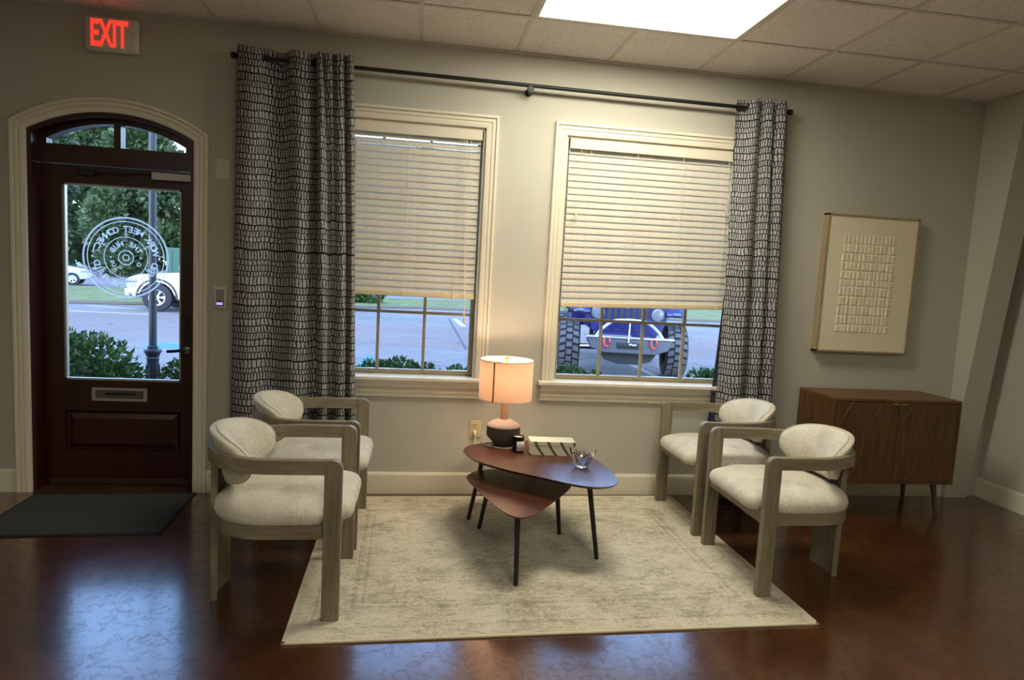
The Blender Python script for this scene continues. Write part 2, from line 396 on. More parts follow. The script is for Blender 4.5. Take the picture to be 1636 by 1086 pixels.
# ceiling: slab, grid and tiles
PT = .6096; AY = .584
bm = BM(); box(bm, XL-.2, XR+.2, YB-.2, .2, 3.0, 3.12)
ceil = struct('ceiling', bm, MT['tile'], 'suspended ceiling of fissured white tiles in a metal grid', 'ceiling')
xs = [XL]+[PT*i for i in range(-6, 8)]+[XR]
ys = [0]+[-AY-PT*k for k in range(0, 11)]+[YB]
troff = [(8, 1), (2, 7), (8, 7)]  # indices (x cell start, y cell) of troffers, two cells wide
skip = {(a+d, b) for a, b in troff for d in (0, 1)}
tmesh = {}
for i in range(len(xs)-1):
    for j in range(len(ys)-1):
        if (i, j) in skip: continue
        wx, wy = xs[i+1]-xs[i], ys[j]-ys[j+1]
        if wx < .03 or wy < .03: continue
        key = (round(wx, 3), round(wy, 3))
        if key not in tmesh:
            b_ = BM(); box(b_, -wx/2+.009, wx/2-.009, -wy/2+.009, wy/2-.009, 0, .016, .003, 1); tmesh[key] = mesh('ceiling_tile', b_, MT['tile'])
        o = D.objects.new('ceiling_tile', tmesh[key]); C.objects.link(o); o.parent = ceil
        o.location = ((xs[i]+xs[i+1])/2, (ys[j]+ys[j+1])/2, H+.003)
for i, x in enumerate(xs[1:-1], 1):
    run = 0.0
    for j in range(len(ys)-1):
        if (i-1, j) in skip and (i, j) in skip:
            bm = BM(); box(bm, x-.012, x+.012, ys[j], run, H-.0015, H+.004); obj('grid_bar', bm, MT['tbar'], ceil); run = ys[j+1]
    bm = BM(); box(bm, x-.012, x+.012, YB, run, H-.0015, H+.004); obj('grid_bar', bm, MT['tbar'], ceil)
for y in ys[1:-1]:
    bm = BM(); box(bm, XL, XR, y-.012, y+.012, H-.002, H+.004); obj('grid_bar', bm, MT['tbar'], ceil)
bm = BM(); box(bm, XL, XR, -.022, 0, H-.006, H+.004); obj('wall_angle', bm, MT['tbar'], ceil)
bm = BM(); box(bm, XR-.022, XR, YB, 0, H-.006, H+.004); obj('wall_angle', bm, MT['tbar'], ceil)
# baseboards
def baseboard(name, pts, label):
    bm = BM(); prism(bm, pts[0], pts[1], pts[2], pts[3]); return struct(name, bm, MT['trim'], label, 'baseboard')
bp_y = [(0, 0), (-.016, 0), (-.016, .128), (-.010, .142), (0, .145)]
baseboard('baseboard_back', (bp_y, 'x', -1.262, 4.05), 'cream baseboard running under the windows to the corner pillar')
baseboard('baseboard_left', (bp_y, 'x', XL, -2.368), 'cream baseboard stub left of the arched door casing')
baseboard('baseboard_right', ([(XR, 0), (XR-.016, 0), (XR-.016, .128), (XR-.010, .142), (XR, .145)], 'y', YB, 0), 'cream baseboard along the right side wall')

# ------------------------------------------------------------------ casings
def sweep(bm, path, prof):
    """path: list of ((x,z) inner point, (nx,nz) outward mitre); prof: (u outward, v into the room)"""
    rows = [[(p[0]+n[0]*u, -v, p[1]+n[1]*u) for u, v in prof] for p, n in path]
    R = grid(bm, rows, closed_u=True)
    bm.faces.new(R[0]); bm.faces.new(R[-1][::-1])
CAS = [(0, 0), (0, .014), (.006, .018), (.030, .018), (.033, .013), (.037, .013), (.040, .020), (.056, .020), (.059, .014), (.063, .014), (.066, .026), (.080, .026), (.084, .020), (.085, 0)]
path = [((DX0, 0), (-1, 0))]
z_s = arch(DX0)
NA = 28
a0 = math.asin((DX0-DCX)/ARC_R)
# mitre at the springing
path.append(((DX0, z_s), (-1, .51)))
for i in range(1, NA):
    a = a0-2*a0*i/NA
    path.append(((DCX+ARC_R*math.sin(a), ARC_CZ+ARC_R*math.cos(a)), (math.sin(a), math.cos(a))))
path += [((DX1, z_s), (1, .51)), ((DX1, 0), (1, 0))]
door = thing('door_1', 'dark mahogany glazed door under an arched two-pane transom', 'door', (DCX, .09, 0), kind='structure')
bm = BM(); sweep(bm, path, CAS); obj('casing', bm, MT['trim'], door, True, world=True)
# jamb lining
bm = BM(); rows = []
JT = .024
jp = [(DX0, 0, -1, 0), (DX0, z_s, -1, .5)]+[(DCX+ARC_R*math.sin(a0-2*a0*i/NA), ARC_CZ+ARC_R*math.cos(a0-2*a0*i/NA), math.sin(a0-2*a0*i/NA), math.cos(a0-2*a0*i/NA)) for i in range(1, NA)]+[(DX1, z_s, 1, .5), (DX1, 0, 1, 0)]
for x, z, nx, nz in jp: rows.append([(x, .004, z), (x, .198, z), (x-nx*JT, .198, z-nz*JT), (x-nx*JT, .004, z-nz*JT)])
R = grid(bm, rows, closed_u=True); bm.faces.new(R[0]); bm.faces.new(R[-1][::-1])
obj('jamb', bm, MT['doorwood'], door, world=True)
LX0, LX1 = DX0+JT, DX1-JT
GX0, GX1, GZ0, GZ1 = -2.141, -1.453, .695, 1.918
Y0, Y1 = .09, .135
bm = BM()
box(bm, LX0+.003, GX0, Y0, Y1, .012, 2.026, .003); box(bm, GX1, LX1-.003, Y0, Y1, .012, 2.026, .003)
box(bm, GX0, GX1, Y0, Y1, GZ1, 2.026); box(bm, GX0, GX1, Y0, Y1, .50, GZ0); box(bm, GX0, GX1, Y0, Y1, .012, .235); box(bm, GX0, GX1, Y0+.016, Y1, .235, .50)
leaf = obj('door_leaf', bm, MT['doorwood'], door, world=True)
bm = BM()   # raised panel
for a, z, yy in ((0, 0, .106), ): pass
rows = []
for ins, yy in ((.004, .1055), (.012, .098), (.02, .1055), (.05, .094), (.052, .0935)):
    x0, x1, z0, z1 = GX0+ins, GX1-ins, .235+ins, .50-ins
    rows.append([(x0, yy, z0), (x1, yy, z0), (x1, yy, z1), (x0, yy, z1)])
R = grid(bm, rows, closed_u=True); bm.faces.new(R[-1])
obj('raised_panel', bm, MT['doorwood'], leaf, world=True)
bm = BM()   # glazing bead
for x0, x1, z0, z1 in ((GX0, GX0+.012, GZ0, GZ1), (GX1-.012, GX1, GZ0, GZ1), (GX0, GX1, GZ0, GZ0+.012), (GX0, GX1, GZ1-.012, GZ1)):
    box(bm, x0, x1, .098, .127, z0, z1)
obj('glazing_bead', bm, MT['silver'], leaf, world=True)
bm = BM(); box(bm, GX0+.004, GX1-.004, .110, .114, GZ0+.004, GZ1-.004); pane = obj('glass_pane', bm, MT['glass'], leaf, world=True)
# transom
TR, TCZ, TB = .776, 1.507, 2.142
bm = BM(); box(bm, LX0, LX1, .065, .15, 2.03, TB)
def tarch(x): return TCZ+math.sqrt(TR*TR-(x+1.82)**2)
segs = [(LX0, -2.215, 0)]+[(-2.215+(.379)*i/10, -2.215+.379*(i+1)/10, 1) for i in range(10)]+[(-1.836, -1.797, 0)]+[(-1.797+.375*i/10, -1.797+.375*(i+1)/10, 1) for i in range(10)]+[(-1.422, LX1, 0)]
for xa, xb, g in segs:
    za = tarch(xa) if g else TB; zb = tarch(xb) if g else TB
    prism(bm, [(xa, za), (xb, zb), (xb, arch(xb)-JT*.7), (xa, arch(xa)-JT*.7)], 'y', .075, .14)
tf = obj('transom_frame', bm, MT['doorwood'], door, world=True)
for x0, x1 in ((-2.215, -1.836), (-1.797, -1.422)):
    pts = [(x1, TB), (x0, TB)]+[(x0+(x1-x0)*i/10, tarch(x0+(x1-x0)*i/10)) for i in range(11)]
    bm = BM(); prism(bm, pts, 'y', .106, .110); obj('transom_pane', bm, MT['glass'], tf, world=True)
# threshold, closer, handle, mail slot
bm = BM(); prism(bm, [(-.03, 0), (.2, 0), (.2, .012), (.05, .018), (-.03, .004)], 'x', LX0, LX1); obj('threshold', bm, plain('bronze_threshold', srgb(70, 46, 30), .5, .3), door, world=True)
bm = BM(); box(bm, LX0+.03, LX1-.006, .083, .0905, .02, .055, .002); obj('door_sweep', bm, plain('brown_sweep', srgb(58, 34, 22), .5), leaf, world=True)
bm = BM(); box(bm, -1.612, -1.378, .045, .0895, 1.966, 2.012, .004); clo = obj('door_closer', bm, MT['silver'], leaf, world=True)
bm = BM(); box(bm, -1.76, -1.612, .055, .066, 1.995, 2.004); box(bm, -1.98, -1.74, .05, .06, 1.984, 1.992); box(bm, -2.04, -1.94, .045, .0895, 1.965, 2.0, .004); obj('closer_arm', bm, MT['black'], clo, world=True)
han = None
bm = BM(); box(bm, -1.427, -1.377, .082, .0898, .90, 1.13, .004); han = obj('lock_plate', bm, MT['black'], leaf, world=True)
bm = BM(); lathe(bm, [(.024, .082), (.026, .076), (.022, .05), (.012, .046), (.012, .03)], -1.402, .912, 20, axis='y'); obj('handle_rose', bm, MT['chrome'], han, True, world=True)
bm = BM(); tube(bm, spline([(-1.402, .035, .912), (-1.43, .03, .912), (-1.47, .032, .906), (-1.515, .036, .902)], 10), .010, 8); obj('lever', bm, MT['black'], han, True, world=True)
bm = BM(); lathe(bm, [(.022, .083), (.022, .07), (.014, .066), (.0, .066)], -1.402, 1.10, 20, axis='y'); obj('thumb_turn', bm, MT['black'], han, True, world=True)
mx0, mx1, mz0, mz1 = -1.978, -1.652, .565, .650
bm = BM()
for x0, x1, z0, z1 in ((mx0, mx1, mz0, mz0+.016), (mx0, mx1, mz1-.016, mz1), (mx0, mx0+.02, mz0+.016, mz1-.016), (mx1-.02, mx1, mz0+.016, mz1-.016)): box(bm, x0, x1, .077, .0898, z0, z1, .002)
ms = obj('mail_slot', bm, MT['silver'], leaf, world=True)
bm = BM(); box(bm, mx0+.02, mx1-.02, .084, .0898, mz0+.016, mz1-.016); obj('flap', bm, plain('dull_flap', srgb(100, 94, 86), .5, .4), ms, world=True)
bm = BM(); box(bm, -1.902, -1.722, .082, .0842, .604, .618); obj('slot', bm, MT['dark'], ms, world=True)
# round vinyl emblem on the door glass, reading from outside
def decal_mat():
    t = NT('frosted_vinyl'); d = t.n('ShaderNodeBsdfDiffuse'); d.inputs[0].default_value = (.75, .78, .82, 1)
    tl = t.n('ShaderNodeBsdfTranslucent'); tl.inputs[0].default_value = (.42, .46, .52, 1)
    nz = t.n('ShaderNodeTexNoise', Scale=40.0); t.l(t.coords(), nz.inputs['Vector']); t.l(t.mixc(nz.outputs[0], (.70, .74, .78, 1), (.78, .82, .86, 1)), d.inputs[0])
    a = t.n('ShaderNodeAddShader'); t.l(d.outputs[0], a.inputs[0]); t.l(tl.outputs[0], a.inputs[1])
    tr = t.n('ShaderNodeBsdfTransparent'); mx = t.n('ShaderNodeMixShader'); mx.inputs[0].default_value = .8
    t.l(tr.outputs[0], mx.inputs[1]); t.l(a.outputs[0], mx.inputs[2]); t.l(mx.outputs[0], t.out.inputs[0]); return t.m
MT['decal'] = decal_mat()
dcx, dcz, dy = -1.785, 1.478, .1092
def ring(bm, r0, r1, n=72):
    rows = [[(dcx+r*math.cos(2*PI*i/n), dy, dcz+r*math.sin(2*PI*i/n)) for i in range(n)] for r in (r0, r1)]
    grid(bm, rows, closed_u=True)
bm = BM()
for r0, r1 in ((.2425, .2535), (.2215, .2275), (.1255, .1305), (.041, .0475), (.0145, .0215)): ring(bm, r0, r1)
emblem = obj('emblem_rings', bm, MT['decal'], pane, world=True)
MIR = Matrix(((-1, 0, 0, 0), (0, 0, 0, 0), (0, 1, 0, 0), (0, 0, 0, 1)))  # text x,y -> mirrored x, world z
def arc_text(bm, s, R, size, a_mid, top, step, skipc=''):
    """true-orientation angle increases; result is mirrored in x"""
    n = len(s)
    for i, ch in enumerate(s):
        if ch == ' ' or ch in skipc: continue
        k = (i-(n-1)/2)*step
        a = a_mid-k if top else a_mid+k
        g = text_bm(ch, size, size*.03, 0)
        rot = a-PI/2 if top else a+PI/2
        m = Matrix.Translation((R*math.cos(a), R*math.sin(a), 0)) @ Matrix.Rotation(rot, 4, 'Z')
        add_bm(bm, g, Matrix.Translation((dcx, dy, dcz)) @ MIR @ m)
bm = BM()
arc_text(bm, 'WORK MEET CONNECT', .176, .053, PI/2, True, math.radians(9.6))
arc_text(bm, 'CREATE THRIVE BUILD', .176, .053, -PI/2, False, math.radians(8.5))
arc_text(bm, 'THE HUB', .087, .046, PI/2, True, math.radians(20))
arc_text(bm, 'O', .087, .034, math.radians(-152), False, .3)
arc_text(bm, 'LUS', .087, .034, math.radians(-34), False, math.radians(15))
for x, r in ((.195, .007), (-.195, .007), (.088, .006), (-.088, .006)):
    n = 12; c = bm.verts.new((dcx+x, dy, dcz)); vv = [bm.verts.new((dcx+x+r*math.cos(2*PI*i/n), dy, dcz+r*math.sin(2*PI*i/n))) for i in range(n)]
    for i in range(n): bm.faces.new((c, vv[i], vv[(i+1) % n]))
for ang in (90, 30, 150, 210, 330, 270):
    a = math.radians(ang); d_ = Vector((math.cos(a), math.sin(a))); n_ = Vector((-d_.y, d_.x))
    def pt(rr, s): v = d_*rr+n_*s; return (dcx+v.x, dy, dcz+v.y)
    for poly in ([(.130, -.0025), (.150, -.0025), (.150, .0025), (.130, .0025)], [(.157, 0), (.143, .012), (.1405, .009), (.152, 0)], [(.157, 0), (.152, 0), (.1405, -.009), (.143, -.012)]):
        bm.faces.new([bm.verts.new(pt(*q)) for q in poly])
obj('emblem_lettering', bm, MT['decal'], pane, world=True)

# ------------------------------------------------------------------ windows with casing, sash, muntins, panes
def window(idx, x0, x1, label):
    win = thing('window_%d' % idx, label, 'window', ((x0+x1)/2, .1, WZ0), kind='structure')
    p = [((x0, WZ0-.002), (-1, 0)), ((x0, WZ1), (-1, 1)), ((x1, WZ1), (1, 1)), ((x1, WZ0-.002), (1, 0))]
    bm = BM(); sweep(bm, p, CAS); obj('casing', bm, MT['trim'], win, True, world=True)
    # stool and apron
    bm = BM(); prism(bm, [(.09, WZ0-.022), (-.05, WZ0-.022), (-.058, WZ0-.014), (-.058, WZ0+.002), (-.05, WZ0+.008), (.09, WZ0+.008)], 'x', x0-.105, x1+.105); obj('stool', bm, MT['trim'], win, world=True)
    bm = BM(); prism(bm, [(0, .662), (-.016, .662), (-.016, .688), (-.024, .692), (-.024, .710), (-.010, .714), (-.010, .722), (-.026, .728), (-.030, .748), (-.042, .755), (-.042, .768), (0, .768)], 'x', x0-.085, x1+.085); obj('apron', bm, MT['trim'], win, world=True)
    # jamb lining
    bm = BM()
    box(bm, x0, x0+.012, .002, .19, WZ0, WZ1); box(bm, x1-.012, x1, .002, .19, WZ0, WZ1); box(bm, x0, x1, .002, .19, WZ1-.012, WZ1); box(bm, x0, x1, .09, .2, WZ0-.02, WZ0+.012)
    obj('jamb', bm, MT['trim'], win, world=True)
    a, b, z0, z1 = x0+.012, x1-.012, WZ0+.012, WZ1-.012
    bm = BM(); fw_ = .030
    box(bm, a, a+fw_, .085, .13, z0, z1, .003); box(bm, b-fw_, b, .085, .13, z0, z1, .003); box(bm, a, b, .08, .13, z0, z0+.028, .003); box(bm, a, b, .085, .13, z1-fw_, z1, .003)
    box(bm, a, b, .08, .125, 1.588, 1.624, .003)
    sash = obj('sash_frame', bm, MT['tan'], win, world=True)
    gx = [a+fw_+(b-a-2*fw_)*i/4 for i in range(5)]; gz = [z0+.028, 1.216, 1.606, 2.0, z1-fw_]
    for x in gx[1:4]:
        bm = BM(); box(bm, x-.010, x+.010, .092, .118, gz[0], gz[4], .002, 1); obj('muntin', bm, MT['tan'], win, world=True)
    for z in (gz[1], gz[3]):
        bm = BM(); box(bm, gx[0], gx[4], .094, .116, z-.010, z+.010, .002, 1); obj('muntin', bm, MT['tan'], win, world=True)
    for i in range(4):
        for j in range(4):
            bm = BM(); box(bm, gx[i]+.002, gx[i+1]-.002, .103, .107, gz[j]+.002, gz[j+1]-.002); obj('pane', bm, MT['glass'], win, world=True)
    for x in (x0+.33, x0+.62, x0+.98):
        bm = BM(); box(bm, x-.012, x+.012, .070, .081, z0+.006, z0+.022, .003); obj('sash_latch', bm, MT['tan'], win, world=True)
    return win
window(1, W1[0], W1[1], 'left window with tan grid muntins beside the wide curtain')
window(2, W2[0], W2[1], 'right window with tan grid muntins looking onto the blue off-road car')

# ------------------------------------------------------------------ blinds
def blind(x0, x1, zb, tilt_end, label, open_top, tassel_x, bundle):
    th = thing('venetian_blind', label, 'blind', ((x0+x1)/2, .035, zb))
    bm = BM(); box(bm, x0-.006, x1+.006, -.004, .008, WZ1-.078, WZ1-.014, .002); obj('valance', bm, MT['trim'], th, world=True)
    bm = BM(); box(bm, x0, x1, .012, .055, WZ1-.05, WZ1-.014); obj('headrail', bm, MT['trim'], th, world=True)
    zt = WZ1-.085; zbot = zb+.05
    n = int((zt-zbot)/.0425)
    L = x1-x0
    sl = None
    for i in range(n+1):
        f = i/n; z = zt-(zt-zbot)*f
        if open_top and i == 0: z += 0
        ang = math.radians(73 if not (open_top and i < 2) else (50 if i == 0 else 56))
        if sl is None:
            b_ = BM()
            rows = []
            for s in range(7):
                t_ = (s/6-.5)*.050; c = .0035*(1-(t_/.025)**2)
                rows.append((t_, c))
            top = [[(xx, t_, c+.0014) for xx in (-L/2, L/2)] for t_, c in rows]; bot = [[(xx, t_, c-.0014) for xx in (-L/2, L/2)] for t_, c in rows[::-1]]
            R = grid(b_, top+bot+[top[0]]); bmesh.ops.remove_doubles(b_, verts=b_.verts, dist=1e-6)
            es = [e for e in b_.edges if e.is_boundary]; bmesh.ops.edgeloop_fill(b_, edges=es)
            sl = mesh('slat', b_, MT['blind'], True)
        o = D.objects.new('slat', sl); C.objects.link(o); o.parent = th
        o.location = (random.uniform(-.001, .001), .0, z-zb+tilt_end*f*.5)
        o.rotation_euler = (ang, -math.atan2(tilt_end*f, L)+random.uniform(-.0012, .0012), 0)
    bm = BM(); box(bm, -L/2, L/2, -.026, .026, .006, .038, .005)
    rl = obj('bottom_rail', bm, MT['blindrail'], th); rl.location = (0, 0, tilt_end*.5); rl.rotation_euler = (0, -math.atan2(tilt_end, L), 0)
    for k in range(4):
        x = x0+L*(.11+.26*k)
        bm = BM(); tube(bm, [(x, .006, WZ1-.05), (x+.001, .006, zb+.04)], .0012, 5); tube(bm, [(x+.004, .004, WZ1-.05), (x+.0, .004, zb+.04)], .0010, 5); obj('ladder_cord', bm, MT['cord'], th, world=True)
        bm = BM(); box(bm, x-.010, x+.012, .006, .0095, zb+.004+tilt_end*(x-x0)/L, zb+.036+tilt_end*(x-x0)/L, .002); obj('cord_clip', bm, MT['blindrail'], th, world=True)
    if tassel_x:
        x = tassel_x
        bm = BM()
        tube(bm, spline([(x, .002, WZ1-.06), (x+.003, -.002, 2.0), (x-.004, -.004, 1.6), (x+.002, -.004, 1.25)], 20), .0024, 5)
        tube(bm, spline([(x-.03, .002, WZ1-.06), (x-.025, -.002, 2.0), (x-.012, -.004, 1.6), (x+.006, -.004, 1.2)], 20), .0024, 5)
        tube(bm, spline([(x-.05, .002, WZ1-.06), (x-.04, -.002, 2.05), (x-.045, -.004, 1.75), (x-.05, -.004, 1.45)], 20), .0014, 5)
        pc = obj('pull_cord', bm, MT['cord'], th, world=True)
        for dx, z in ((0, 1.235), (.007, 1.185)):
            bm = BM(); lathe(bm, [(.003, .02), (.007, .01), (.010, -.012), (.009, -.016), (0, -.016)], x+dx, -.004, 12, z); obj('tassel', bm, MT['blindrail'], pc, True, world=True)
    if bundle:
        x = bundle; bm = BM()
        for k in range(7):
            rx = random.uniform(-.03, .03)
            tube(bm, spline([(x+rx*.3, .0, WZ1-.06), (x+rx, -.006-.003*k, 2.12), (x+rx*1.4-.01, -.006-.003*k, 2.02), (x+.01, -.012, 1.95), (x+rx*.8, -.01, 1.88), (x+.012, -.01, 1.84+random.uniform(-.03, .03))], 22), .0016, 5)
        pc = obj('pull_cord', bm, MT['cord'], th, world=True)
        for dx, z in ((.0, 1.95), (.012, 1.87)):
            bm = BM(); lathe(bm, [(.004, .014), (.010, .008), (.011, -.008), (.006, -.014), (0, -.014)], x+dx, -.016, 12, z); obj('tassel', bm, MT['blindrail'], pc, True, world=True)
        bm = BM(); tube(bm, [(x0+.075, .002, 2.36), (x0+.06, -.004, 1.93)], .0012, 5); tube(bm, [(x0+.095, .002, 2.36), (x0+.055, -.004, 1.6)], .0012, 5); wn = obj('tilt_cord', bm, MT['cord'], th, world=True)
        bm = BM(); lathe(bm, [(.003, .02), (.009, .006), (.010, -.012), (0, -.014)], x0+.06, -.004, 12, 1.925); obj('tassel', bm, MT['blindrail'], wn, True, world=True)
    return th
blind(W1[0]+.018, W1[1]-.028, 1.318, 0.0, 'cream slatted blind in the window beside the wide curtain, two bright gaps at its top', True, .345, None)
blind(W2[0]+.030, W2[1]-.018, 1.298, .035, 'cream slatted blind in the right window, hanging crooked above the blue off-road car', False, None, 2.16)

# ------------------------------------------------------------------ curtain rod and curtains
rod = thing('curtain_rod', 'long thin black curtain rod above both windows', 'curtain rod', (.69, -.08, 2.71))
bm = BM(); tube(bm, [(-1.095, -.08, 2.715), (2.475, -.08, 2.70)], .0125, 12); obj('pole', bm, MT['black'], rod, True, world=True)
for x, z in ((-1.105, 2.715), (2.485, 2.70)):
    bm = BM(); lathe(bm, [(.014, -.012), (.019, -.008), (.019, .014), (.014, .018)], -.08, z, 16, axis='x'); bmesh.ops.translate(bm, verts=bm.verts, vec=(x, 0, 0)); obj('end_cap', bm, MT['black'], rod, True, world=True)
for x in (-1.06, .70, 2.44):
    bm = BM(); lathe(bm, [(.024, 0), (.024, -.006), (.008, -.010), (.008, -.082)], x, 2.682 if abs(x-.7) < .1 else 2.70, 16, axis='y')
    lathe(bm, [(.020, -.098), (.022, -.09), (.022, -.066), (.020, -.062)], x, 2.682 if abs(x-.7) < .1 else 2.70, 16, axis='y')
    obj('bracket', bm, MT['black'], rod, True, world=True)
def curtain(name, top, bot, zt, zb, label, nu=260, nv=48):
    T_ = spline([(a, b, 0) for a, b in top], nu); B_ = spline([(a, b, 0) for a, b in bot], nu)
    th = thing(name, label, 'curtain', ((top[0][0]+top[-1][0])/2, -.1, zb), group='patterned curtains on the long rod')
    bm = BM(); uvl = bm.loops.layers.uv.new('UVMap')
    # arc length of an averaged section gives u
    L = [0.0]
    for i in range(1, nu): L.append(L[-1]+((T_[i]-T_[i-1]).length+(B_[i]-B_[i-1]).length)/2)
    V = []
    for j in range(nv+1):
        f = j/nv; e = f**.8; z = zt+(zb-zt)*f; row = []
        for i in range(nu):
            p = T_[i].lerp(B_[i], e)
            sway = .006*math.sin(5*f+i*.05)*f
            zz = z+.006*math.sin(i*.11)*(1-f)
            row.append(bm.verts.new((p.x+sway, p.y+.004*math.sin(9*f+i*.09), zz)))
        V.append(row)
    for j in range(nv):
        for i in range(nu-1):
            fc = bm.faces.new((V[j][i], V[j][i+1], V[j+1][i+1], V[j+1][i])); fc.smooth = True
            for lp, (uu, vv) in zip(fc.loops, ((L[i], j), (L[i+1], j), (L[i+1], j+1), (L[i], j+1))):
                lp[uvl].uv = (uu, (zt+(zb-zt)*vv/nv))
    o = obj('fabric', bm, MT['curtain'], th, True, world=True, auto=False)
    md = o.modifiers.new('thick', 'SOLIDIFY'); md.thickness = .0015; md.offset = 0
    return th
topL = [(-1.09,-.06),(-1.065,-.105),(-1.0,-.122),(-.95,-.105),(-.915,-.066),(-.85,-.050),(-.80,-.062),(-.765,-.10),(-.715,-.122),(-.665,-.105),(-.635,-.062),(-.628,-.07),(-.618,-.118),(-.595,-.135),(-.578,-.104),(-.562,-.132),(-.535,-.14),(-.518,-.105),(-.50,-.132),(-.47,-.142),(-.455,-.105),(-.44,-.132),(-.415,-.135),(-.405,-.09)]
botL = [(-1.10,-.06),(-1.06,-.125),(-.99,-.145),(-.93,-.12),(-.88,-.085),(-.83,-.085),(-.78,-.11),(-.73,-.14),(-.68,-.15),(-.63,-.12),(-.585,-.075),(-.565,-.085),(-.55,-.13),(-.52,-.16),(-.49,-.15),(-.475,-.10),(-.455,-.10),(-.44,-.15),(-.41,-.165),(-.385,-.15),(-.372,-.10),(-.355,-.11),(-.335,-.15),(-.312,-.12)]
cl = curtain('curtain', topL, botL, 2.768, .03, 'wide grey curtain with black stone print between the door and left window', 420)
for x, tw in ((-.925, .5), (-.785, -.5), (-.64, .5)):
    bm = BM(); n = 20
    tube(bm, [(x+.012*math.sin(2*PI*k/n)*tw, -.08+.022*math.cos(2*PI*k/n), 2.714+.024*math.sin(2*PI*k/n)) for k in range(n)], .0045, 6, closed=True); obj('grommet', bm, MT['black'], cl, True, world=True)
topR = [(2.11,-.055),(2.15,-.052),(2.178,-.10),(2.215,-.128),(2.25,-.115),(2.268,-.09),(2.285,-.122),(2.33,-.135),(2.352,-.10),(2.375,-.128),(2.42,-.135),(2.445,-.10),(2.462,-.075),(2.475,-.055)]
botR = [(2.155,-.06),(2.175,-.10),(2.21,-.15),(2.27,-.17),(2.32,-.13),(2.345,-.095),(2.37,-.14),(2.42,-.165),(2.45,-.11),(2.475,-.12),(2.51,-.155),(2.54,-.14),(2.56,-.10),(2.575,-.06)]
cr = curtain('curtain', topR, botR, 2.752, .03, 'narrow grey curtain with black stone print at the right end of the rod', 260)
bm = BM(); rows = []
for j in range(21):
    f = j/20; z = 2.2+(.05-2.2)*f
    xl = 2.148-.02*f-.055*max(0, (f-.35)/.65); rows.append([(xl+(2.22-xl)*k/8, -.045-.012*math.sin(k*2.2+f*2)-.012*k/8, z) for k in range(9)])
grid(bm, rows); o = obj('lining', bm, MT['lining'], cr, True, world=True, auto=False)
md = o.modifiers.new('thick', 'SOLIDIFY'); md.thickness = .0015
bm = BM(); n = 20
tube(bm, [(2.168+.008*math.sin(2*PI*k/n), -.08+.022*math.cos(2*PI*k/n), 2.701+.024*math.sin(2*PI*k/n)) for k in range(n)], .0045, 6, closed=True); obj('grommet', bm, MT['black'], cr, True, world=True)

# ------------------------------------------------------------------ ceiling troffers
MT['troffer'] = emit('prismatic_diffuser', (1.0, .945, .77, 1), TROFFER)
MT['troffer_a'] = emit('prismatic_diffuser_left', (1.0, .945, .77, 1), TROFFER*.5)
MT['troffer_b'] = emit('prismatic_diffuser_right', (1.0, .945, .77, 1), TROFFER*1.15)
def troffer(i, j, label, mat):
    x0, x1, y1, y0 = xs[i], xs[i+2], ys[j], ys[j+1]
    th = thing('ceiling_light', label, 'ceiling light', ((x0+x1)/2, (y0+y1)/2, H), group='fluorescent panels in the ceiling')
    bm = BM(); fr = .022
    for a in ((x0+.012, x1-.012, y0+.012, y0+.012+fr), (x0+.012, x1-.012, y1-.012-fr, y1-.012), (x0+.012, x0+.012+fr, y0+.012+fr, y1-.012-fr), (x1-.012-fr, x1-.012, y0+.012+fr, y1-.012-fr)):
        box(bm, *a, H-.004, H+.008)
    obj('frame', bm, MT['plate'], th, world=True)
    bm = BM(); box(bm, x0+.034, x1-.034, y0+.034, y1-.034, H-.001, H+.006); obj('diffuser', bm, mat, th, world=True)
    bm = BM(); box(bm, x0+.014, x1-.014, y0+.014, y1-.014, H+.009, H+.06); obj('housing', bm, MT['plate'], th, world=True)
for k, (i, j) in enumerate(troff):
    troffer(i, j, ('glowing rectangular ceiling light panel above the right window', 'ceiling light panel behind the viewer at the left, outside the view', 'ceiling light panel behind the viewer at the right, outside the view')[k], MT[('troffer', 'troffer_a', 'troffer_b')[k]])

# ------------------------------------------------------------------ exit sign and wall plates
ex = thing('exit_sign', 'white exit sign with glowing red letters above the arched door', 'sign', (-1.80, 0, 2.68))
bm = BM(); box(bm, -1.942, -1.650, -.05, 0, 2.676, 2.872, .02, 4); obj('housing', bm, MT['plate'], ex, True, world=True)
bm = text_bm('EXIT', .20, .004, .002, 1.0); xs_ = [v.co.x for v in bm.verts]; ys_ = [v.co.y for v in bm.verts]
wd, hg = max(xs_)-min(xs_), max(ys_)-min(ys_); cxm, cym = (max(xs_)+min(xs_))/2, (max(ys_)+min(ys_))/2
bm.transform(Matrix.Translation((-1.802, -.0515, 2.776)) @ Matrix.Rotation(PI/2, 4, 'X') @ Matrix.Diagonal((.202/wd, .152/hg, 1, 1)) @ Matrix.Translation((-cxm, -cym, 0)))
obj('letters', bm, MT['exit'], ex, world=True)
def plate(name, x0, x1, z0, z1, mat, label, cat, d=.006):
    th = thing(name, label, cat, ((x0+x1)/2, 0, z0)); bm = BM(); box(bm, x0, x1, -d, 0, z0, z1, .003); obj('plate', bm, mat, th, True, world=True); return th
bp_ = plate('blank_wall_plate', -1.218, -1.140, 1.993, 2.116, MT['plate'], 'blank white wall plate high up between door casing and curtain', 'wall plate')
for z in (2.015, 2.094):
    bm = BM(); lathe(bm, [(.004, -.006), (.004, -.0075), (0, -.0078)], -1.179, z, 10, axis='y'); obj('screw', bm, MT['plate'], bp_, world=True)
kp = plate('access_reader', -1.222, -1.146, 1.192, 1.331, MT['plate'], 'white access reader with violet light beside the door', 'reader', .018)
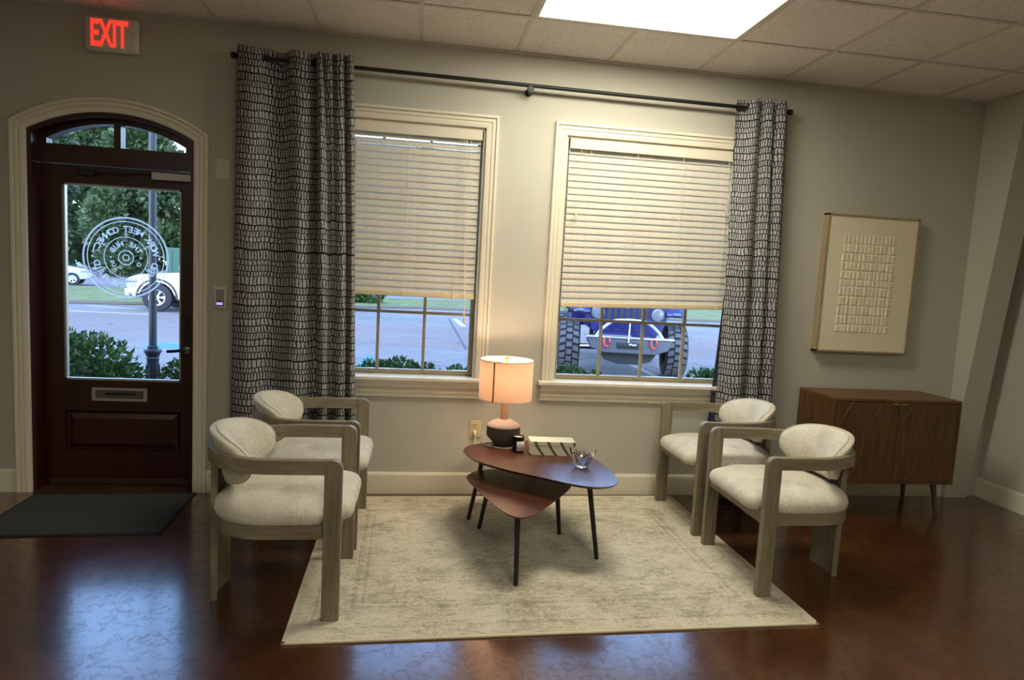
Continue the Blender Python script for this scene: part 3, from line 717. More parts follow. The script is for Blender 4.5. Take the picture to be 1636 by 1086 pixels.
bm = BM(); box(bm, -1.209, -1.161, -.024, -.017, 1.208, 1.312, .004); obj('face', bm, MT['greyplastic'], kp, True, world=True)
bm = BM(); box(bm, -1.204, -1.168, -.026, -.0235, 1.216, 1.231, .001); obj('status_light', bm, MT['led'], kp, world=True)
bm = BM(); box(bm, -1.194, -1.178, -.026, -.0235, 1.235, 1.243, .001); obj('sensor', bm, MT['dark'], kp, world=True)
sp_ = plate('light_switch', -1.133, -1.055, 1.203, 1.319, MT['almond'], 'almond switch plate half hidden by the wide curtain', 'switch')
bm = BM(); box(bm, -1.100, -1.088, -.012, -.005, 1.249, 1.273, .002); obj('toggle', bm, MT['almond'], sp_, world=True)
ol = plate('wall_outlet', .418, .497, .389, .509, MT['almond'], 'almond wall outlet with a plug beside the lamp', 'outlet')
for z in (.425, .473):
    bm = BM(); box(bm, .441, .474, -.008, -.005, z-.017, z+.017, .002); s_ = obj('socket', bm, MT['almond'], ol, world=True)
    bm = BM(); box(bm, .449, .452, -.0088, -.0078, z-.004, z+.008); box(bm, .462, .465, -.0088, -.0078, z-.004, z+.008); obj('slots', bm, MT['dark'], s_, world=True)

# ------------------------------------------------------------------ framed relief and sideboard
art = thing('framed_relief', 'tall cream paper relief of a small grid in a light oak box frame', 'wall art', (3.222, 0, 1.08))
ax0, ax1, az0, az1, ad = 2.865, 3.58, 1.08, 2.055, .06
bm = BM(); box(bm, ax0, ax0+.012, -ad, 0, az0, az1); box(bm, ax1-.012, ax1, -ad, 0, az0, az1); box(bm, ax0, ax1, -ad, 0, az0, az0+.012); box(bm, ax0, ax1, -ad, 0, az1-.012, az1); obj('frame', bm, MT['frameoak'], art, world=True)
bm = BM(); box(bm, ax0+.010, ax1-.010, -.052, -.01, az0+.010, az1-.010); obj('paper_panel', bm, MT['paper'], art, world=True)
bm = BM()
gx0, gx1, gz0, gz1 = ax0+.135, ax1-.165, az0+.14, az1-.135
nc, nr = 13, 11
rh = [random.uniform(.8, 1.2) for _ in range(nr)]; sm = sum(rh); zc = gz1
for r in range(nr):
    h = (gz1-gz0)*rh[r]/sm; wcol = (gx1-gx0)/nc
    for c in range(nc):
        x0 = gx0+wcol*c; d1, d2 = random.uniform(.001, .005), random.uniform(.001, .005)
        A_ = [bm.verts.new(v) for v in ((x0+.002, -.0518, zc-h+.003), (x0+wcol-.002, -.0518, zc-h+.003), (x0+wcol-.002, -.0518, zc-.003), (x0+.002, -.0518, zc-.003))]
        B_ = [bm.verts.new(v) for v in ((x0+.007, -.053-d1, zc-h+.010), (x0+wcol-.006, -.053-d2, zc-h+.010), (x0+wcol-.006, -.053-d2, zc-.009), (x0+.007, -.053-d1, zc-.009))]
        bm.faces.new(B_)
        for k in range(4): bm.faces.new((A_[k], A_[(k+1) % 4], B_[(k+1) % 4], B_[k]))
    zc -= h
tag(obj('embossed_grid', bm, MT['paper'], art, world=True), kind='stuff')

sbx0, sbx1, sby0, sby1, sbz0, sbz1 = 2.795, 3.742, -.43, -.03, .225, .81
sb = thing('sideboard', 'low walnut two-door sideboard with carved arcs under the framed relief', 'sideboard', ((sbx0+sbx1)/2, (sby0+sby1)/2, 0))
bm = BM(); t_ = .02
box(bm, sbx0, sbx0+t_, sby0, sby1, sbz0, sbz1-t_); box(bm, sbx1-t_, sbx1, sby0, sby1, sbz0, sbz1-t_); box(bm, sbx0+t_, sbx1-t_, sby0, sby1, sbz0, sbz0+t_); box(bm, sbx0+t_, sbx1-t_, sby1-.01, sby1, sbz0+t_, sbz1-t_)
obj('carcass', bm, MT['walnut'], sb, world=True)
bm = BM(); box(bm, sbx0, sbx1, sby0, sby1, sbz1-t_, sbz1, .002); obj('top', bm, MT['walnutx'], sb, world=True)
cxs = (sbx0+sbx1)/2
for s, (a, b) in ((0, (sbx0+t_+.002, cxs-.0015)), (1, (cxs+.0015, sbx1-t_-.002))):
    z0, z1 = sbz0+t_+.002, sbz1-t_-.003
    bm = BM(); box(bm, a, b, sby0+.001, sby0+.019, z0, z1, .001, 1); dr = obj('door', bm, MT['walnut'], sb, world=True)
    wv = (b-a)/2
    for k in range(2):
        for sd in (1, -1):
            bm = BM(); n = 18; pts = []
            xc = a+wv*k+wv/2
            for i in range(n+1):
                f = i/n; pts.append((xc+sd*(wv/2-.006)*math.sin(PI*f)**.9*.98, sby0+.0008, z0+.006+(z1-z0-.012)*f))
            tube(bm, pts, .0022, 6); obj('carved_arc', bm, MT['walnutx'], dr, True, world=True)
    hx = cxs-.055 if s == 0 else cxs+.010
    bm = BM(); box(bm, hx, hx+.045, sby0-.012, sby0+.002, z1-.012, z1-.004, .001); obj('handle', bm, plain('pale_brass', srgb(176, 150, 110), .4, .7), dr, world=True)
def peg(parent, x, y, dx, dy, h, r0, r1, mat, name='leg'):
    bm = BM(); tube(bm, [(x, y, h), (x+dx, y+dy, .0)], r0, 12, r1); o = obj(name, bm, mat, parent, True, world=True); return o
for x, y, dx, dy in ((sbx0+.10, sby0+.06, -.03, -.025), (sbx1-.10, sby0+.06, .03, -.025), (sbx0+.10, sby1-.07, -.03, .02), (sbx1-.10, sby1-.07, .03, .02)):
    peg(sb, x, y, dx, dy, sbz0+.002, .021, .013, MT['walnut'])

# ------------------------------------------------------------------ rug and doormat
rug = thing('area_rug', 'cream distressed area rug under the tables and chairs', 'rug', (.715, -.92, 0), math.radians(1.0))
bm = BM(); box(bm, -1.15, 1.15, -.825, .825, 0.0005, .011, .003); obj('pile', bm, MT['rug'], rug)
bm = BM()
for a in ((-1.165, -1.148, -.84, .84), (1.148, 1.165, -.84, .84), (-1.165, 1.165, -.84, -.823), (-1.165, 1.165, .823, .84)): box(bm, *a, .0005, .010, .003)
obj('binding', bm, fabric('cream_binding', srgb(196, 184, 152), srgb(224, 214, 186), 200), rug)
dm = thing('doormat', 'flat charcoal doormat in front of the arched door', 'doormat', (-1.765, -.375, 0), math.radians(2.2))
bm = BM(); box(bm, -.45, .45, -.315, .315, .0005, .008, .002); obj('carpet', bm, MT['mat'], dm)
bm = BM()
for a in ((-.465, -.449, -.33, .33), (.449, .465, -.33, .33), (-.465, .465, -.33, -.314), (-.465, .465, .314, .33)): box(bm, *a, .0005, .006, .001)
obj('rubber_edge', bm, plain('black_rubber', srgb(16, 16, 15), .7), dm)

# ------------------------------------------------------------------ armchairs
CW, CS, CRX = .3175, -.275, .33     # half width, start of the curve, depth of the curve
def U(t, off=0.0):
    """the arm-rail outline, t = -1 (right arm front) .. 0 (back) .. 1; off: inward offset"""
    sgn = 1 if t > 0 else -1; a = abs(t)
    Wd, Rx = CW-off, CRX-off
    if a < .62:
        th = a/.62*PI/2
        return Vector((CS-Rx*math.cos(th), sgn*Wd*math.sin(th), 0))
    return Vector((CS+(a-.62)/.38*(-CS), sgn*Wd, 0))
def tt(n, lim=1.0): return [-lim+2*lim*i/n for i in range(n+1)]
RUGZ = .011
def make_chair():
    ch = thing('armchair', 'x', 'armchair')
    # front legs with rounded front top corner; the arm rail runs back from them
    for s in (1, -1):
        pts = [(-.072, 0), (0, 0), (0, .655)]+[(-.035+.035*math.cos(a), .655+.035*math.sin(a)) for a in [PI/2*k/6 for k in range(1, 7)]]+[(-.072, .69)]
        bm = BM(); prism(bm, pts, 'y', s*(CW-.036), s*CW); bmesh.ops.bevel(bm, geom=bm.edges[:], offset=.003, segments=1, affect='EDGES'); obj('leg', bm, MT['oakz'], ch, True)
    bm = BM(); rows = []
    ts = [t for t in tt(64)]
    for t in ts:
        o_ = U(t); i_ = U(t, .032)
        x_lim = -.070
        if o_.x > x_lim: o_.x = x_lim; i_.x = x_lim
        rows.append([(o_.x, o_.y, .630), (o_.x, o_.y, .687), (o_.x*.995+i_.x*.005, o_.y*.9+i_.y*.1, .690), (i_.x, o_.y*.1+i_.y*.9, .690), (i_.x, i_.y, .687), (i_.x, i_.y, .630)])
    R = grid(bm, rows, closed_u=True); bm.faces.new(R[0]); bm.faces.new(R[-1][::-1]); bmesh.ops.remove_doubles(bm, verts=bm.verts, dist=1e-5)
    obj('arm_rail', bm, MT['oak'], ch, True)
    # rear leg: a wide curved board with a slot in its upper part
    def board(bm, y0, y1, z0, z1, n=6):
        rows = []
        for i in range(n+1):
            y = y0+(y1-y0)*i/n
            xo = CS-(CRX-.012)*math.sqrt(1-(y/(CW-.012))**2); xi = CS-(CRX-.040)*math.sqrt(1-(y/(CW-.040))**2)
            rows.append([(xo, y, z0), (xo, y, z1), (xi, y, z1), (xi, y, z0)])
        R = grid(bm, rows, closed_u=True); bm.faces.new(R[0]); bm.faces.new(R[-1][::-1])
    bm = BM(); board(bm, -.100, .100, -RUGZ+.0005, .28); board(bm, -.100, -.014, .28, .631); board(bm, .014, .100, .28, .631); obj('rear_leg', bm, MT['oakz'], ch, True)
    # seat outline
    def seat_outline(off, front, n=40):
        pts = []
        Wd = CW-.014-off; bx = CS-(CRX-.038-off); 
        for i in range(n+1):
            th = PI/2-PI*i/n
            pts.append((CS-.02-(CS-.02-bx)*math.cos(th)**.85 if math.cos(th) > 1e-6 else CS-.02, Wd*(math.copysign(abs(math.sin(th))**.9, math.sin(th)))))
        return pts
    # apron: between the legs in front, flush behind them
    def D_out(off, xf, nwid):
        o = seat_outline(off, xf)
        return [(xf, nwid), (-.074, nwid), (-.074, CW-.014-off)]+o+[(-.074, -(CW-.014-off)), (-.074, -nwid), (xf, -nwid)]
    bm = BM(); prism(bm, D_out(0, -.012, CW-.038), 'z', .352, .408); obj('seat_apron', bm, MT['oak'], ch, True)
    # cushion: rings of a D outline, domed
    base = seat_outline(0.0, 0)
    ring0 = [(.0, .236), (-.072, .272), (-.12, .300)]+base+[(-.12, -.300), (-.072, -.272), (.0, -.236)]
    ring0 = [(.034, .10), (.034, .175), (.024, .215)]+ring0+[(.024, -.215), (.034, -.175), (.034, -.10), (.036, 0)]
    cs = closed_spline([(x, y, 0) for x, y in ring0], 3)
    cc = Vector((-.25, 0, 0)); rows = []
    for k, z in ((.965, .404), (1.0, .412), (1.018, .428), (1.012, .448), (.975, .468), (.90, .483), (.78, .494), (.6, .502), (.38, .507), (.15, .509)):
        rows.append([tuple(cc+(p-cc)*k+Vector((0, 0, z))) for p in cs])
    bm = BM(); R = grid(bm, rows, closed_u=True); bm.faces.new(R[0][::-1]); bm.faces.new(R[-1]); obj('seat_cushion', bm, MT['cream'], ch, True, auto=False)
    # back cushion: pill wrapped inside the rail
    def Bpos(s, d, z):
        # s: arc length from the back centre, d: inward depth from the rail's inner face
        off = .034+d+(ZC-z)*.28; Wd, Rx = CW-off, CRX-off
        # map arc length measured at the rail's inner face to angle
        th = s/.29
        sg = 1 if th >= 0 else -1; a = min(abs(th), PI/2); ex = max(0, abs(th)-PI/2)*.29
        return (CS-Rx*math.cos(a)+ex, sg*Wd*math.sin(a), z)
    SL, SH, ZC = .335, .124, .640
    n = 56; rows = []
    for k, d in ((0.0, .004), (.5, .003), (.88, .002), (.965, .004), (1.0, .010), (1.0, .034), (.985, .046), (.93, .062), (.8, .075), (.55, .084), (.25, .088), (.0, .089)):
        r = []
        for i in range(n):
            a = 2*PI*i/n; e = .86
            cs_, sn = math.cos(a), math.sin(a)
            sx = math.copysign(abs(cs_)**e, cs_)*SL*max(k, .001) if True else 0
            if k < 1: sx = math.copysign(abs(cs_)**e, cs_)*(SL-(1-k)*SL*.75 if k > .5 else SL*k*1.25)
            sz = math.copysign(abs(sn)**.92, sn)*SH*max(k, .001)
            r.append(Bpos(sx, d, ZC+sz))
        rows.append(r)
    bm = BM(); grid(bm, rows, closed_u=True); bmesh.ops.remove_doubles(bm, verts=bm.verts, dist=2e-4); bc = obj('back_cushion', bm, MT['cream'], ch, True, auto=False)
    pts = []
    for i in range(n):
        a = 2*PI*i/n; cs_, sn = math.cos(a), math.sin(a)
        pts.append(Bpos(math.copysign(abs(cs_)**.86, cs_)*SL*1.004, .036, ZC+math.copysign(abs(sn)**.92, sn)*SH*1.012))
    bm = BM(); tube(bm, pts, .0035, 6, closed=True); obj('piping', bm, MT['piping'], bc, True)
    return ch
ch0 = make_chair()
CH = [((-.234, -1.3125, 0), 0, 'near left cream armchair with its side to the viewer, closest to the doormat'),
      ((-.226, -.612, 0), 0, 'far left cream armchair against the wide curtain'),
      ((1.722, -1.182, 0), PI, 'near right cream armchair in front of the walnut sideboard'),
      ((1.715, -.452, 0), PI, 'far right cream armchair below the narrow curtain')]
for k, (loc, rz, lab) in enumerate(CH):
    o = ch0 if k == 0 else copy_tree(ch0)
    o.location = (loc[0], loc[1], RUGZ); o.rotation_euler = (0, 0, rz); tag(o, lab, 'armchair', 'cream barrel armchairs around the tables')

# ------------------------------------------------------------------ nesting tables
def tabletop(bm, outline, ztop, th=.02):
    rows = []
    c = sum((Vector(p) for p in outline), Vector())/len(outline)
    cs = closed_spline(outline, 5)
    for ins, z in ((.030, ztop-th), (.016, ztop-th*.75), (.003, ztop-.005), (.0, ztop-.003), (.002, ztop)):
        r = []
        n = len(cs)
        for i, p in enumerate(cs):
            tg = (cs[(i+1) % n]-cs[i-1]).normalized(); nm = Vector((-tg.y, tg.x, 0))
            if nm.dot(c-p) < 0: nm = -nm
            q = p+nm*ins; r.append((q.x, q.y, z))
        rows.append(r)
    R = grid(bm, rows, closed_u=True); bm.faces.new(R[0][::-1]); bm.faces.new(R[-1])
ZT1, ZT2 = .455, .352
BIG = [(.343,-.59),(.352,-.51),(.385,-.445),(.45,-.40),(.57,-.335),(.72,-.30),(.87,-.335),(1.0,-.43),(1.085,-.62),(1.13,-.86),(1.135,-1.03),(1.105,-1.14),(1.045,-1.195),(.95,-1.20),(.85,-1.155),(.72,-1.055),(.58,-.95),(.45,-.83),(.375,-.715)]
SML = [(.362,-.70),(.355,-.78),(.385,-.92),(.435,-1.10),(.490,-1.26),(.535,-1.33),(.590,-1.345),(.66,-1.29),(.755,-1.16),(.85,-1.02),(.915,-.91),(.935,-.83),(.91,-.74),(.83,-.66),(.70,-.60),(.55,-.585),(.43,-.615)]
big = thing('coffee_table', 'larger upper rounded triangular table with a dark walnut top and black legs', 'table', (.75, -.75, 0), group='nesting coffee tables')
bm = BM(); tabletop(bm, [(x, y, 0) for x, y in BIG], ZT1, .022); obj('table_top', bm, MT['tablewood'], big, True, world=True)
def tleg(par, x, y, xt, yt, h):
    bm = BM(); tube(bm, [(xt, yt, h), (x, y, RUGZ+.003)], .0145, 14, .0115); obj('leg', bm, MT['blackleg'], par, True, world=True)
tleg(big, 1.044, -1.064, .985, -1.02, ZT1-.02); tleg(big, .397, -.499, .465, -.555, ZT1-.02); tleg(big, .80, -.315, .79, -.40, ZT1-.02)
sml = thing('coffee_table', 'smaller lower rounded triangular table tucked under the larger one', 'table', (.62, -.9, 0), group='nesting coffee tables')
bm = BM(); tabletop(bm, [(x, y, 0) for x, y in SML], ZT2, .020); obj('table_top', bm, MT['tablewood'], sml, True, world=True)
tleg(sml, .564, -1.345, .570, -1.25, ZT2-.018); tleg(sml, .449, -.643, .495, -.70, ZT2-.018); tleg(sml, .911, -.731, .865, -.80, ZT2-.018)

# ------------------------------------------------------------------ lamp, candle, box, bowl
LXc, LYc = .597, -.40
lamp = thing('table_lamp', 'lit table lamp with a drum shade and grey ceramic base', 'lamp', (LXc, LYc, ZT1))
prof = [(.058, 0), (.062, .004), (.068, .020), (.098, .048), (.104, .060), (.104, .118)]
bm = BM(); lathe(bm, prof+[(.1, .1185)], 0, 0, 40, 0); obj('base', bm, plain('charcoal_ceramic', srgb(84, 76, 68), .7), lamp, True)
bm = BM(); lathe(bm, [(.104, .1178), (.1, .126), (.075, .142), (.045, .156), (.028, .160), (.01, .160)], 0, 0, 40, 0); obj('base_shoulder', bm, plain('clay_shoulder', srgb(158, 144, 134), .75), lamp, True)
bm = BM(); lathe(bm, [(.027, .158), (.026, .17), (.019, .275), (.012, .278)], 0, 0, 24, 0); obj('neck', bm, wood('pale_wood_neck', srgb(128, 104, 82), srgb(168, 144, 116), 'z', .5), lamp, True)
def shade_mat():
    t = NT('linen_shade'); d = t.n('ShaderNodeBsdfDiffuse'); co = t.coords()
    wv = t.n('ShaderNodeTexNoise', Scale=180.0, Detail=2.0); t.l(co, wv.inputs['Vector'])
    c = t.mixc(wv.outputs[0], srgb(226, 200, 176), srgb(244, 222, 200)); t.l(c, d.inputs[0])
    tl = t.n('ShaderNodeBsdfTranslucent'); t.l(t.mixc(wv.outputs[0], (.80, .66, .54, 1), (.90, .76, .63, 1)), tl.inputs[0]); mx = t.n('ShaderNodeMixShader'); mx.inputs[0].default_value = .33
    t.l(d.outputs[0], mx.inputs[1]); t.l(tl.outputs[0], mx.inputs[2]); t.l(mx.outputs[0], t.out.inputs[0]); return t.m
MT['shade'] = shade_mat()
bm = BM(); SZ0, SZ1 = .283, .530
lathe(bm, [(.164, SZ0), (.1635, SZ1), (.1615, SZ1), (.162, SZ0), (.164, SZ0)], 0, 0, 64, 0, caps=False); sh = obj('shade', bm, MT['shade'], lamp, True)
hem_m = fabric('shade_hem', srgb(224, 198, 172), srgb(238, 214, 190))
for z in (SZ0, SZ1-.006):
    bm = BM(); lathe(bm, [(.1645, z), (.1645, z+.006), (.161, z+.006), (.161, z), (.1645, z)], 0, 0, 64, 0, caps=False); obj('shade_hem', bm, hem_m, sh, True)
bm = BM(); a = math.radians(236); pp = [(.1652*math.cos(a+da), .1652*math.sin(a+da)) for da in (-.03, .03)]; rows = [[(x, y, SZ0+.006), (x, y, SZ1-.006)] for x, y in pp]+[[(x*.996, y*.996, SZ0+.006), (x*.996, y*.996, SZ1-.006)] for x, y in pp[::-1]]
grid(bm, rows+[rows[0]]); obj('shade_seam', bm, fabric('seam', srgb(150, 112, 84), srgb(170, 130, 100)), sh)
bm = BM()
for k in range(3):
    a = 2*PI*k/3+.3; tube(bm, [(0, 0, SZ1-.03), (.161*math.cos(a), .161*math.sin(a), SZ1-.012)], .002, 6)
tube(bm, [(.0, .0, .274), (.0, .0, .31)], .012, 10)
for s in (1, -1): tube(bm, spline([(.012*s, 0, .29), (.045*s, 0, .34), (.05*s, 0, .41), (.03*s, 0, .47), (.0, 0, SZ1-.03)], 14), .002, 6)
obj('harp', bm, plain('brass', srgb(190, 160, 96), .35, 1.0), lamp, True)
bm = BM(); lathe(bm, [(.006, SZ1-.03), (.007, SZ1-.01), (.012, SZ1+.002), (.010, SZ1+.014), (0, SZ1+.018)], 0, 0, 14, 0); obj('finial', bm, plain('brass_finial', srgb(190, 160, 96), .35, 1.0), lamp, True)
bm = BM(); lathe(bm, [(.012, .30), (.016, .32), (.03, .36), (.030, .38), (.018, .405), (0, .41)], 0, 0, 18, 0); obj('bulb', bm, emit('warm_bulb', (1, .76, .54, 1), LAMP*2.5), lamp, True)
lt = D.lights.new('bulb_light', 'POINT'); lt.energy = LAMP; lt.color = (1, .74, .52); lt.shadow_soft_size = .035
lo = D.objects.new('bulb_light', lt); C.objects.link(lo); lo.parent = lamp; lo.location = (0, 0, .462)
bm = BM(); tube(bm, spline([(LXc-.06, LYc-.02, ZT1+.004), (LXc-.10, LYc-.045, ZT1+.004), (LXc-.02, LYc-.115, ZT1+.004), (LXc+.09, LYc-.07, ZT1+.004), (LXc+.02, LYc-.125, ZT1+.0045), (LXc-.11, LYc-.06, ZT1+.006), (LXc-.13, LYc+.02, ZT1+.004), (.47, -.32, ZT1-.03), (.462, -.20, .30), (.46, -.09, .33), (.458, -.03, .42)], 70), .0028, 6)
obj('power_cord', bm, plain('clear_cord', srgb(190, 180, 165), .3), lamp, True, world=True)
bm = BM(); box(bm, .446, .469, -.034, -.0085, .411, .440, .004); obj('plug', bm, MT['plate'], lamp, True, world=True)

cnd = thing('candle_jar', 'small black glass candle jar with a white label beside the lamp', 'candle', (.668, -.56, ZT1))
bm = BM(); lathe(bm, [(.034, 0), (.0365, .004), (.0365, .094), (.0335, .094), (.0335, .078), (0, .078)], 0, 0, 32, 0); obj('jar', bm, plain('black_glass', srgb(14, 14, 14), .12), cnd, True)
bm = BM(); lathe(bm, [(.0330, .074), (.033, .084), (.004, .085), (0, .085)], 0, 0, 28, 0); obj('wax', bm, plain('white_wax', srgb(226, 218, 200), .5), cnd, True)
def label_mat():
    t = NT('candle_label'); b = t.n('ShaderNodeBsdfPrincipled'); tc = t.n('ShaderNodeTexCoord'); sp = t.n('ShaderNodeSeparateXYZ'); t.l(tc.outputs['Object'], sp.inputs[0])
    c = None; f = 0.0
    for z, hw in ((.050, .0012), (.044, .0012), (.024, .0009)):
        ln = t.math('LESS_THAN', t.math('ABSOLUTE', t.math('SUBTRACT', sp.outputs[2], z)), hw); f = ln if f == 0.0 else t.math('MAXIMUM', f, ln)
    f = t.math('MULTIPLY', f, t.math('LESS_THAN', t.math('ABSOLUTE', t.math('ADD', sp.outputs[0], -.010)), .013))
    t.l(t.mixc(t.math('MULTIPLY', f, .55), srgb(206, 200, 186), srgb(60, 58, 55)), b.inputs['Base Color']); b.inputs['Roughness'].default_value = .7
    t.l(b.outputs[0], t.out.inputs[0]); return t.m
bm = BM(); rows = [[(.0369*math.cos(a), .0369*math.sin(a), z) for z in (.010, .068)] for a in [math.radians(-113+100*i/14) for i in range(15)]]
grid(bm, rows); o = obj('label', bm, label_mat(), cnd, True); md = o.modifiers.new('t', 'SOLIDIFY'); md.thickness = .0004
def wave_mat():
    t = NT('wave_print_box'); b = t.n('ShaderNodeBsdfPrincipled'); co = t.coords('Object', rot=(0, 0, 0))
    sp = t.n('ShaderNodeSeparateXYZ'); t.l(co, sp.inputs[0])
    nz = t.n('ShaderNodeTexNoise', Scale=7.0, Detail=1.0); t.l(co, nz.inputs['Vector'])
    # wide curved bands down the sides, thin flowing lines over the lid
    zz = t.math('SUBTRACT', .082, sp.outputs[2])
    k = t.math('SUBTRACT', sp.outputs[0], t.math('MULTIPLY', t.math('POWER', t.math('MAXIMUM', zz, .0001), 1.3), 1.35))
    k = t.math('ADD', k, t.math('MULTIPLY', sp.outputs[1], .8))
    f1 = t.math('LESS_THAN', t.math('FRACT', t.math('MULTIPLY', t.math('ADD', k, .01), 13.0)), .24)
    q = t.math('ADD', t.math('MULTIPLY', sp.outputs[1], 46.0), t.math('MULTIPLY', sp.outputs[0], -9.0))
    q = t.math('ADD', q, t.math('MULTIPLY', nz.outputs[0], 5.0))
    f2 = t.math('LESS_THAN', t.math('FRACT', q), .22)
    ge = t.n('ShaderNodeNewGeometry'); sn = t.n('ShaderNodeSeparateXYZ'); t.l(ge.outputs['Normal'], sn.inputs[0])
    tp = t.math('GREATER_THAN', sn.outputs[2], .7)
    f = t.math('ADD', t.math('MULTIPLY', f1, t.math('SUBTRACT', 1.0, tp)), t.math('MULTIPLY', f2, tp))
    t.l(t.mixc(f, srgb(222, 217, 190), srgb(98, 92, 72)), b.inputs['Base Color']); b.inputs['Roughness'].default_value = .55
    t.l(b.outputs[0], t.out.inputs[0]); return t.m
MT['wave'] = wave_mat()
bxo = thing('keepsake_box', 'cream box printed with dark green-grey waves on the larger table', 'box', (.865, -.585, ZT1), math.radians(-3))
bm = BM(); box(bm, -.133, .133, -.06, .06, 0, .056, .001); obj('body', bm, MT['wave'], bxo)
bm = BM(); box(bm, -.134, .134, -.061, .061, .0575, .082, .001); obj('lid', bm, MT['wave'], bxo)
def clear_glass():
    t = NT('cut_glass'); g = t.n('ShaderNodeBsdfGlass'); g.inputs['IOR'].default_value = 1.5; g.inputs['Roughness'].default_value = .01
    g.inputs[0].default_value = (.95, .97, .97, 1); nz = t.n('ShaderNodeTexNoise', Scale=30.0); t.l(t.coords(), nz.inputs['Vector']); bp = t.n('ShaderNodeBump', Strength=.1, Distance=.002); t.l(nz.outputs[0], bp.inputs['Height']); t.l(bp.outputs[0], g.inputs['Normal'])
    t.l(g.outputs[0], t.out.inputs[0]); return t.m
bowl = thing('glass_bowl', 'small faceted clear glass bowl with a wavy petal rim', 'bowl', (.984, -.86, ZT1))
bm = BM(); n = 10; rows = []
for r, z, wz in ((.004, .001, 0), (.030, .001, 0), (.036, .010, 0), (.050, .034, .3), (.062, .064, .8), (.072, .082, 1.0), (.066, .084, 1.0), (.055, .062, .8), (.042, .036, .3), (.028, .016, 0), (.004, .013, 0)):
    rows.append([((r*(1+.10*wz*math.cos(PI*i)))*math.cos(2*PI*i/n), (r*(1+.10*wz*math.cos(PI*i)))*math.sin(2*PI*i/n), z+wz*.014*math.cos(PI*i)) for i in range(n)])
R = grid(bm, rows, closed_u=True); bm.faces.new(R[0][::-1]); bm.faces.new(R[-1]); obj('bowl_glass', bm, clear_glass(), bowl)

# ================================================================== outside
GZ = -.02
def asphalt_mat():
    t = NT('worn_asphalt'); b = t.n('ShaderNodeBsdfPrincipled'); co = t.coords('Object')
    n1 = t.n('ShaderNodeTexNoise', Scale=.35, Detail=6.0, Roughness=.6); t.l(co, n1.inputs['Vector'])
    n2 = t.n('ShaderNodeTexNoise', Scale=3.0, Detail=8.0, Roughness=.75); t.l(t.coords('Object', (.35, 2.2, 1)), n2.inputs['Vector'])
    f = t.math('ADD', t.math('MULTIPLY', n1.outputs[0], .5), t.math('MULTIPLY', n2.outputs[0], .5))
    c = t.ramp(f, [(.32, srgb(92, 88, 88)), (.5, srgb(116, 112, 112)), (.7, srgb(134, 129, 128))])
    # reddish worn lane
    sp = t.n('ShaderNodeSeparateXYZ'); t.l(co, sp.inputs[0])
    y = t.math('ADD', sp.outputs[1], t.math('MULTIPLY', n1.outputs[0], 1.2))
    la = t.math('MULTIPLY', t.math('GREATER_THAN', y, 9.3), t.math('LESS_THAN', y, 14.6))
    c = t.mixc(t.math('MULTIPLY', la, .5), c, srgb(116, 96, 92))
    vo = t.n('ShaderNodeTexVoronoi', Scale=.45, feature='DISTANCE_TO_EDGE')
    nz = t.n('ShaderNodeTexNoise', Scale=1.5, Detail=5.0); t.l(co, nz.inputs['Vector'])
    wp = t.n('ShaderNodeVectorMath', operation='MULTIPLY_ADD'); wp.inputs[1].default_value = (.9, .9, .9); t.l(nz.outputs['Color'], wp.inputs[0]); t.l(co, wp.inputs[2]); t.l(wp.outputs[0], vo.inputs['Vector'])
    ck = t.math('LESS_THAN', vo.outputs[0], .006)
    t.l(t.mixc(t.math('MULTIPLY', ck, .7), c, srgb(60, 56, 58)), b.inputs['Base Color']); b.inputs['Roughness'].default_value = .9
    t.l(b.outputs[0], t.out.inputs[0]); return t.m
def grass_mat():
    t = NT('lawn'); b = t.n('ShaderNodeBsdfPrincipled'); co = t.coords('Object')
    n1 = t.n('ShaderNodeTexNoise', Scale=1.2, Detail=8.0, Roughness=.7); t.l(co, n1.inputs['Vector'])
    t.l(t.ramp(n1.outputs[0], [(.3, srgb(66, 84, 38)), (.5, srgb(98, 108, 60)), (.7, srgb(132, 128, 86))]), b.inputs['Base Color']); b.inputs['Roughness'].default_value = 1
    t.l(b.outputs[0], t.out.inputs[0]); return t.m
MT['asphalt'] = asphalt_mat(); MT['grass'] = grass_mat()
def quad(bm, pts, z0, z1):
    prism(bm, pts, 'z', z0, z1)
# lot, lawn and road boundaries run slightly askew to the building
def edge(y0, y1): return [(-45, y0), (60, y1)]
bm = BM(); quad(bm, [(-45, .2), (60, .2), (60, 30), (11, 22.3), (0, 22.4), (-9, 17.2), (-45, 10)], GZ-.3, GZ)
tag(obj('parking_lot', bm, MT['asphalt']), 'worn grey parking lot seen through the door and windows', 'parking lot', kind='structure')
bm = BM(); quad(bm, [(-60, 5.2), (-9, 17.2), (0, 22.4), (11, 22.3), (60, 30), (70, 50), (22, 45), (0, 31), (-15, 28), (-60, 20)], GZ-.3, GZ+.04)
tag(obj('lawn', bm, MT['grass']), 'green grass verge between the parking lot and the road', 'lawn', kind='structure')
bm = BM(); quad(bm, [(-60, 20), (-15, 28), (0, 31), (22, 45), (70, 50), (140, 130), (-140, 130), (-140, 20)], GZ-.3, GZ+.01)
tag(obj('road', bm, plain('pale_road', srgb(120, 115, 118), .9)), 'pale road beyond the grass verge', 'road', kind='structure')
bm = BM(); tube(bm, [(-45, 8.75, GZ+.03), (-9, 17.15, GZ+.03), (0, 22.33, GZ+.03), (11, 22.23, GZ+.03), (60, 29.9, GZ+.03)], .085, 6)
tag(obj('curb', bm, plain('dark_curb', srgb(92, 86, 78), .9)), 'dark curb edging the grass verge', 'curb', kind='structure')
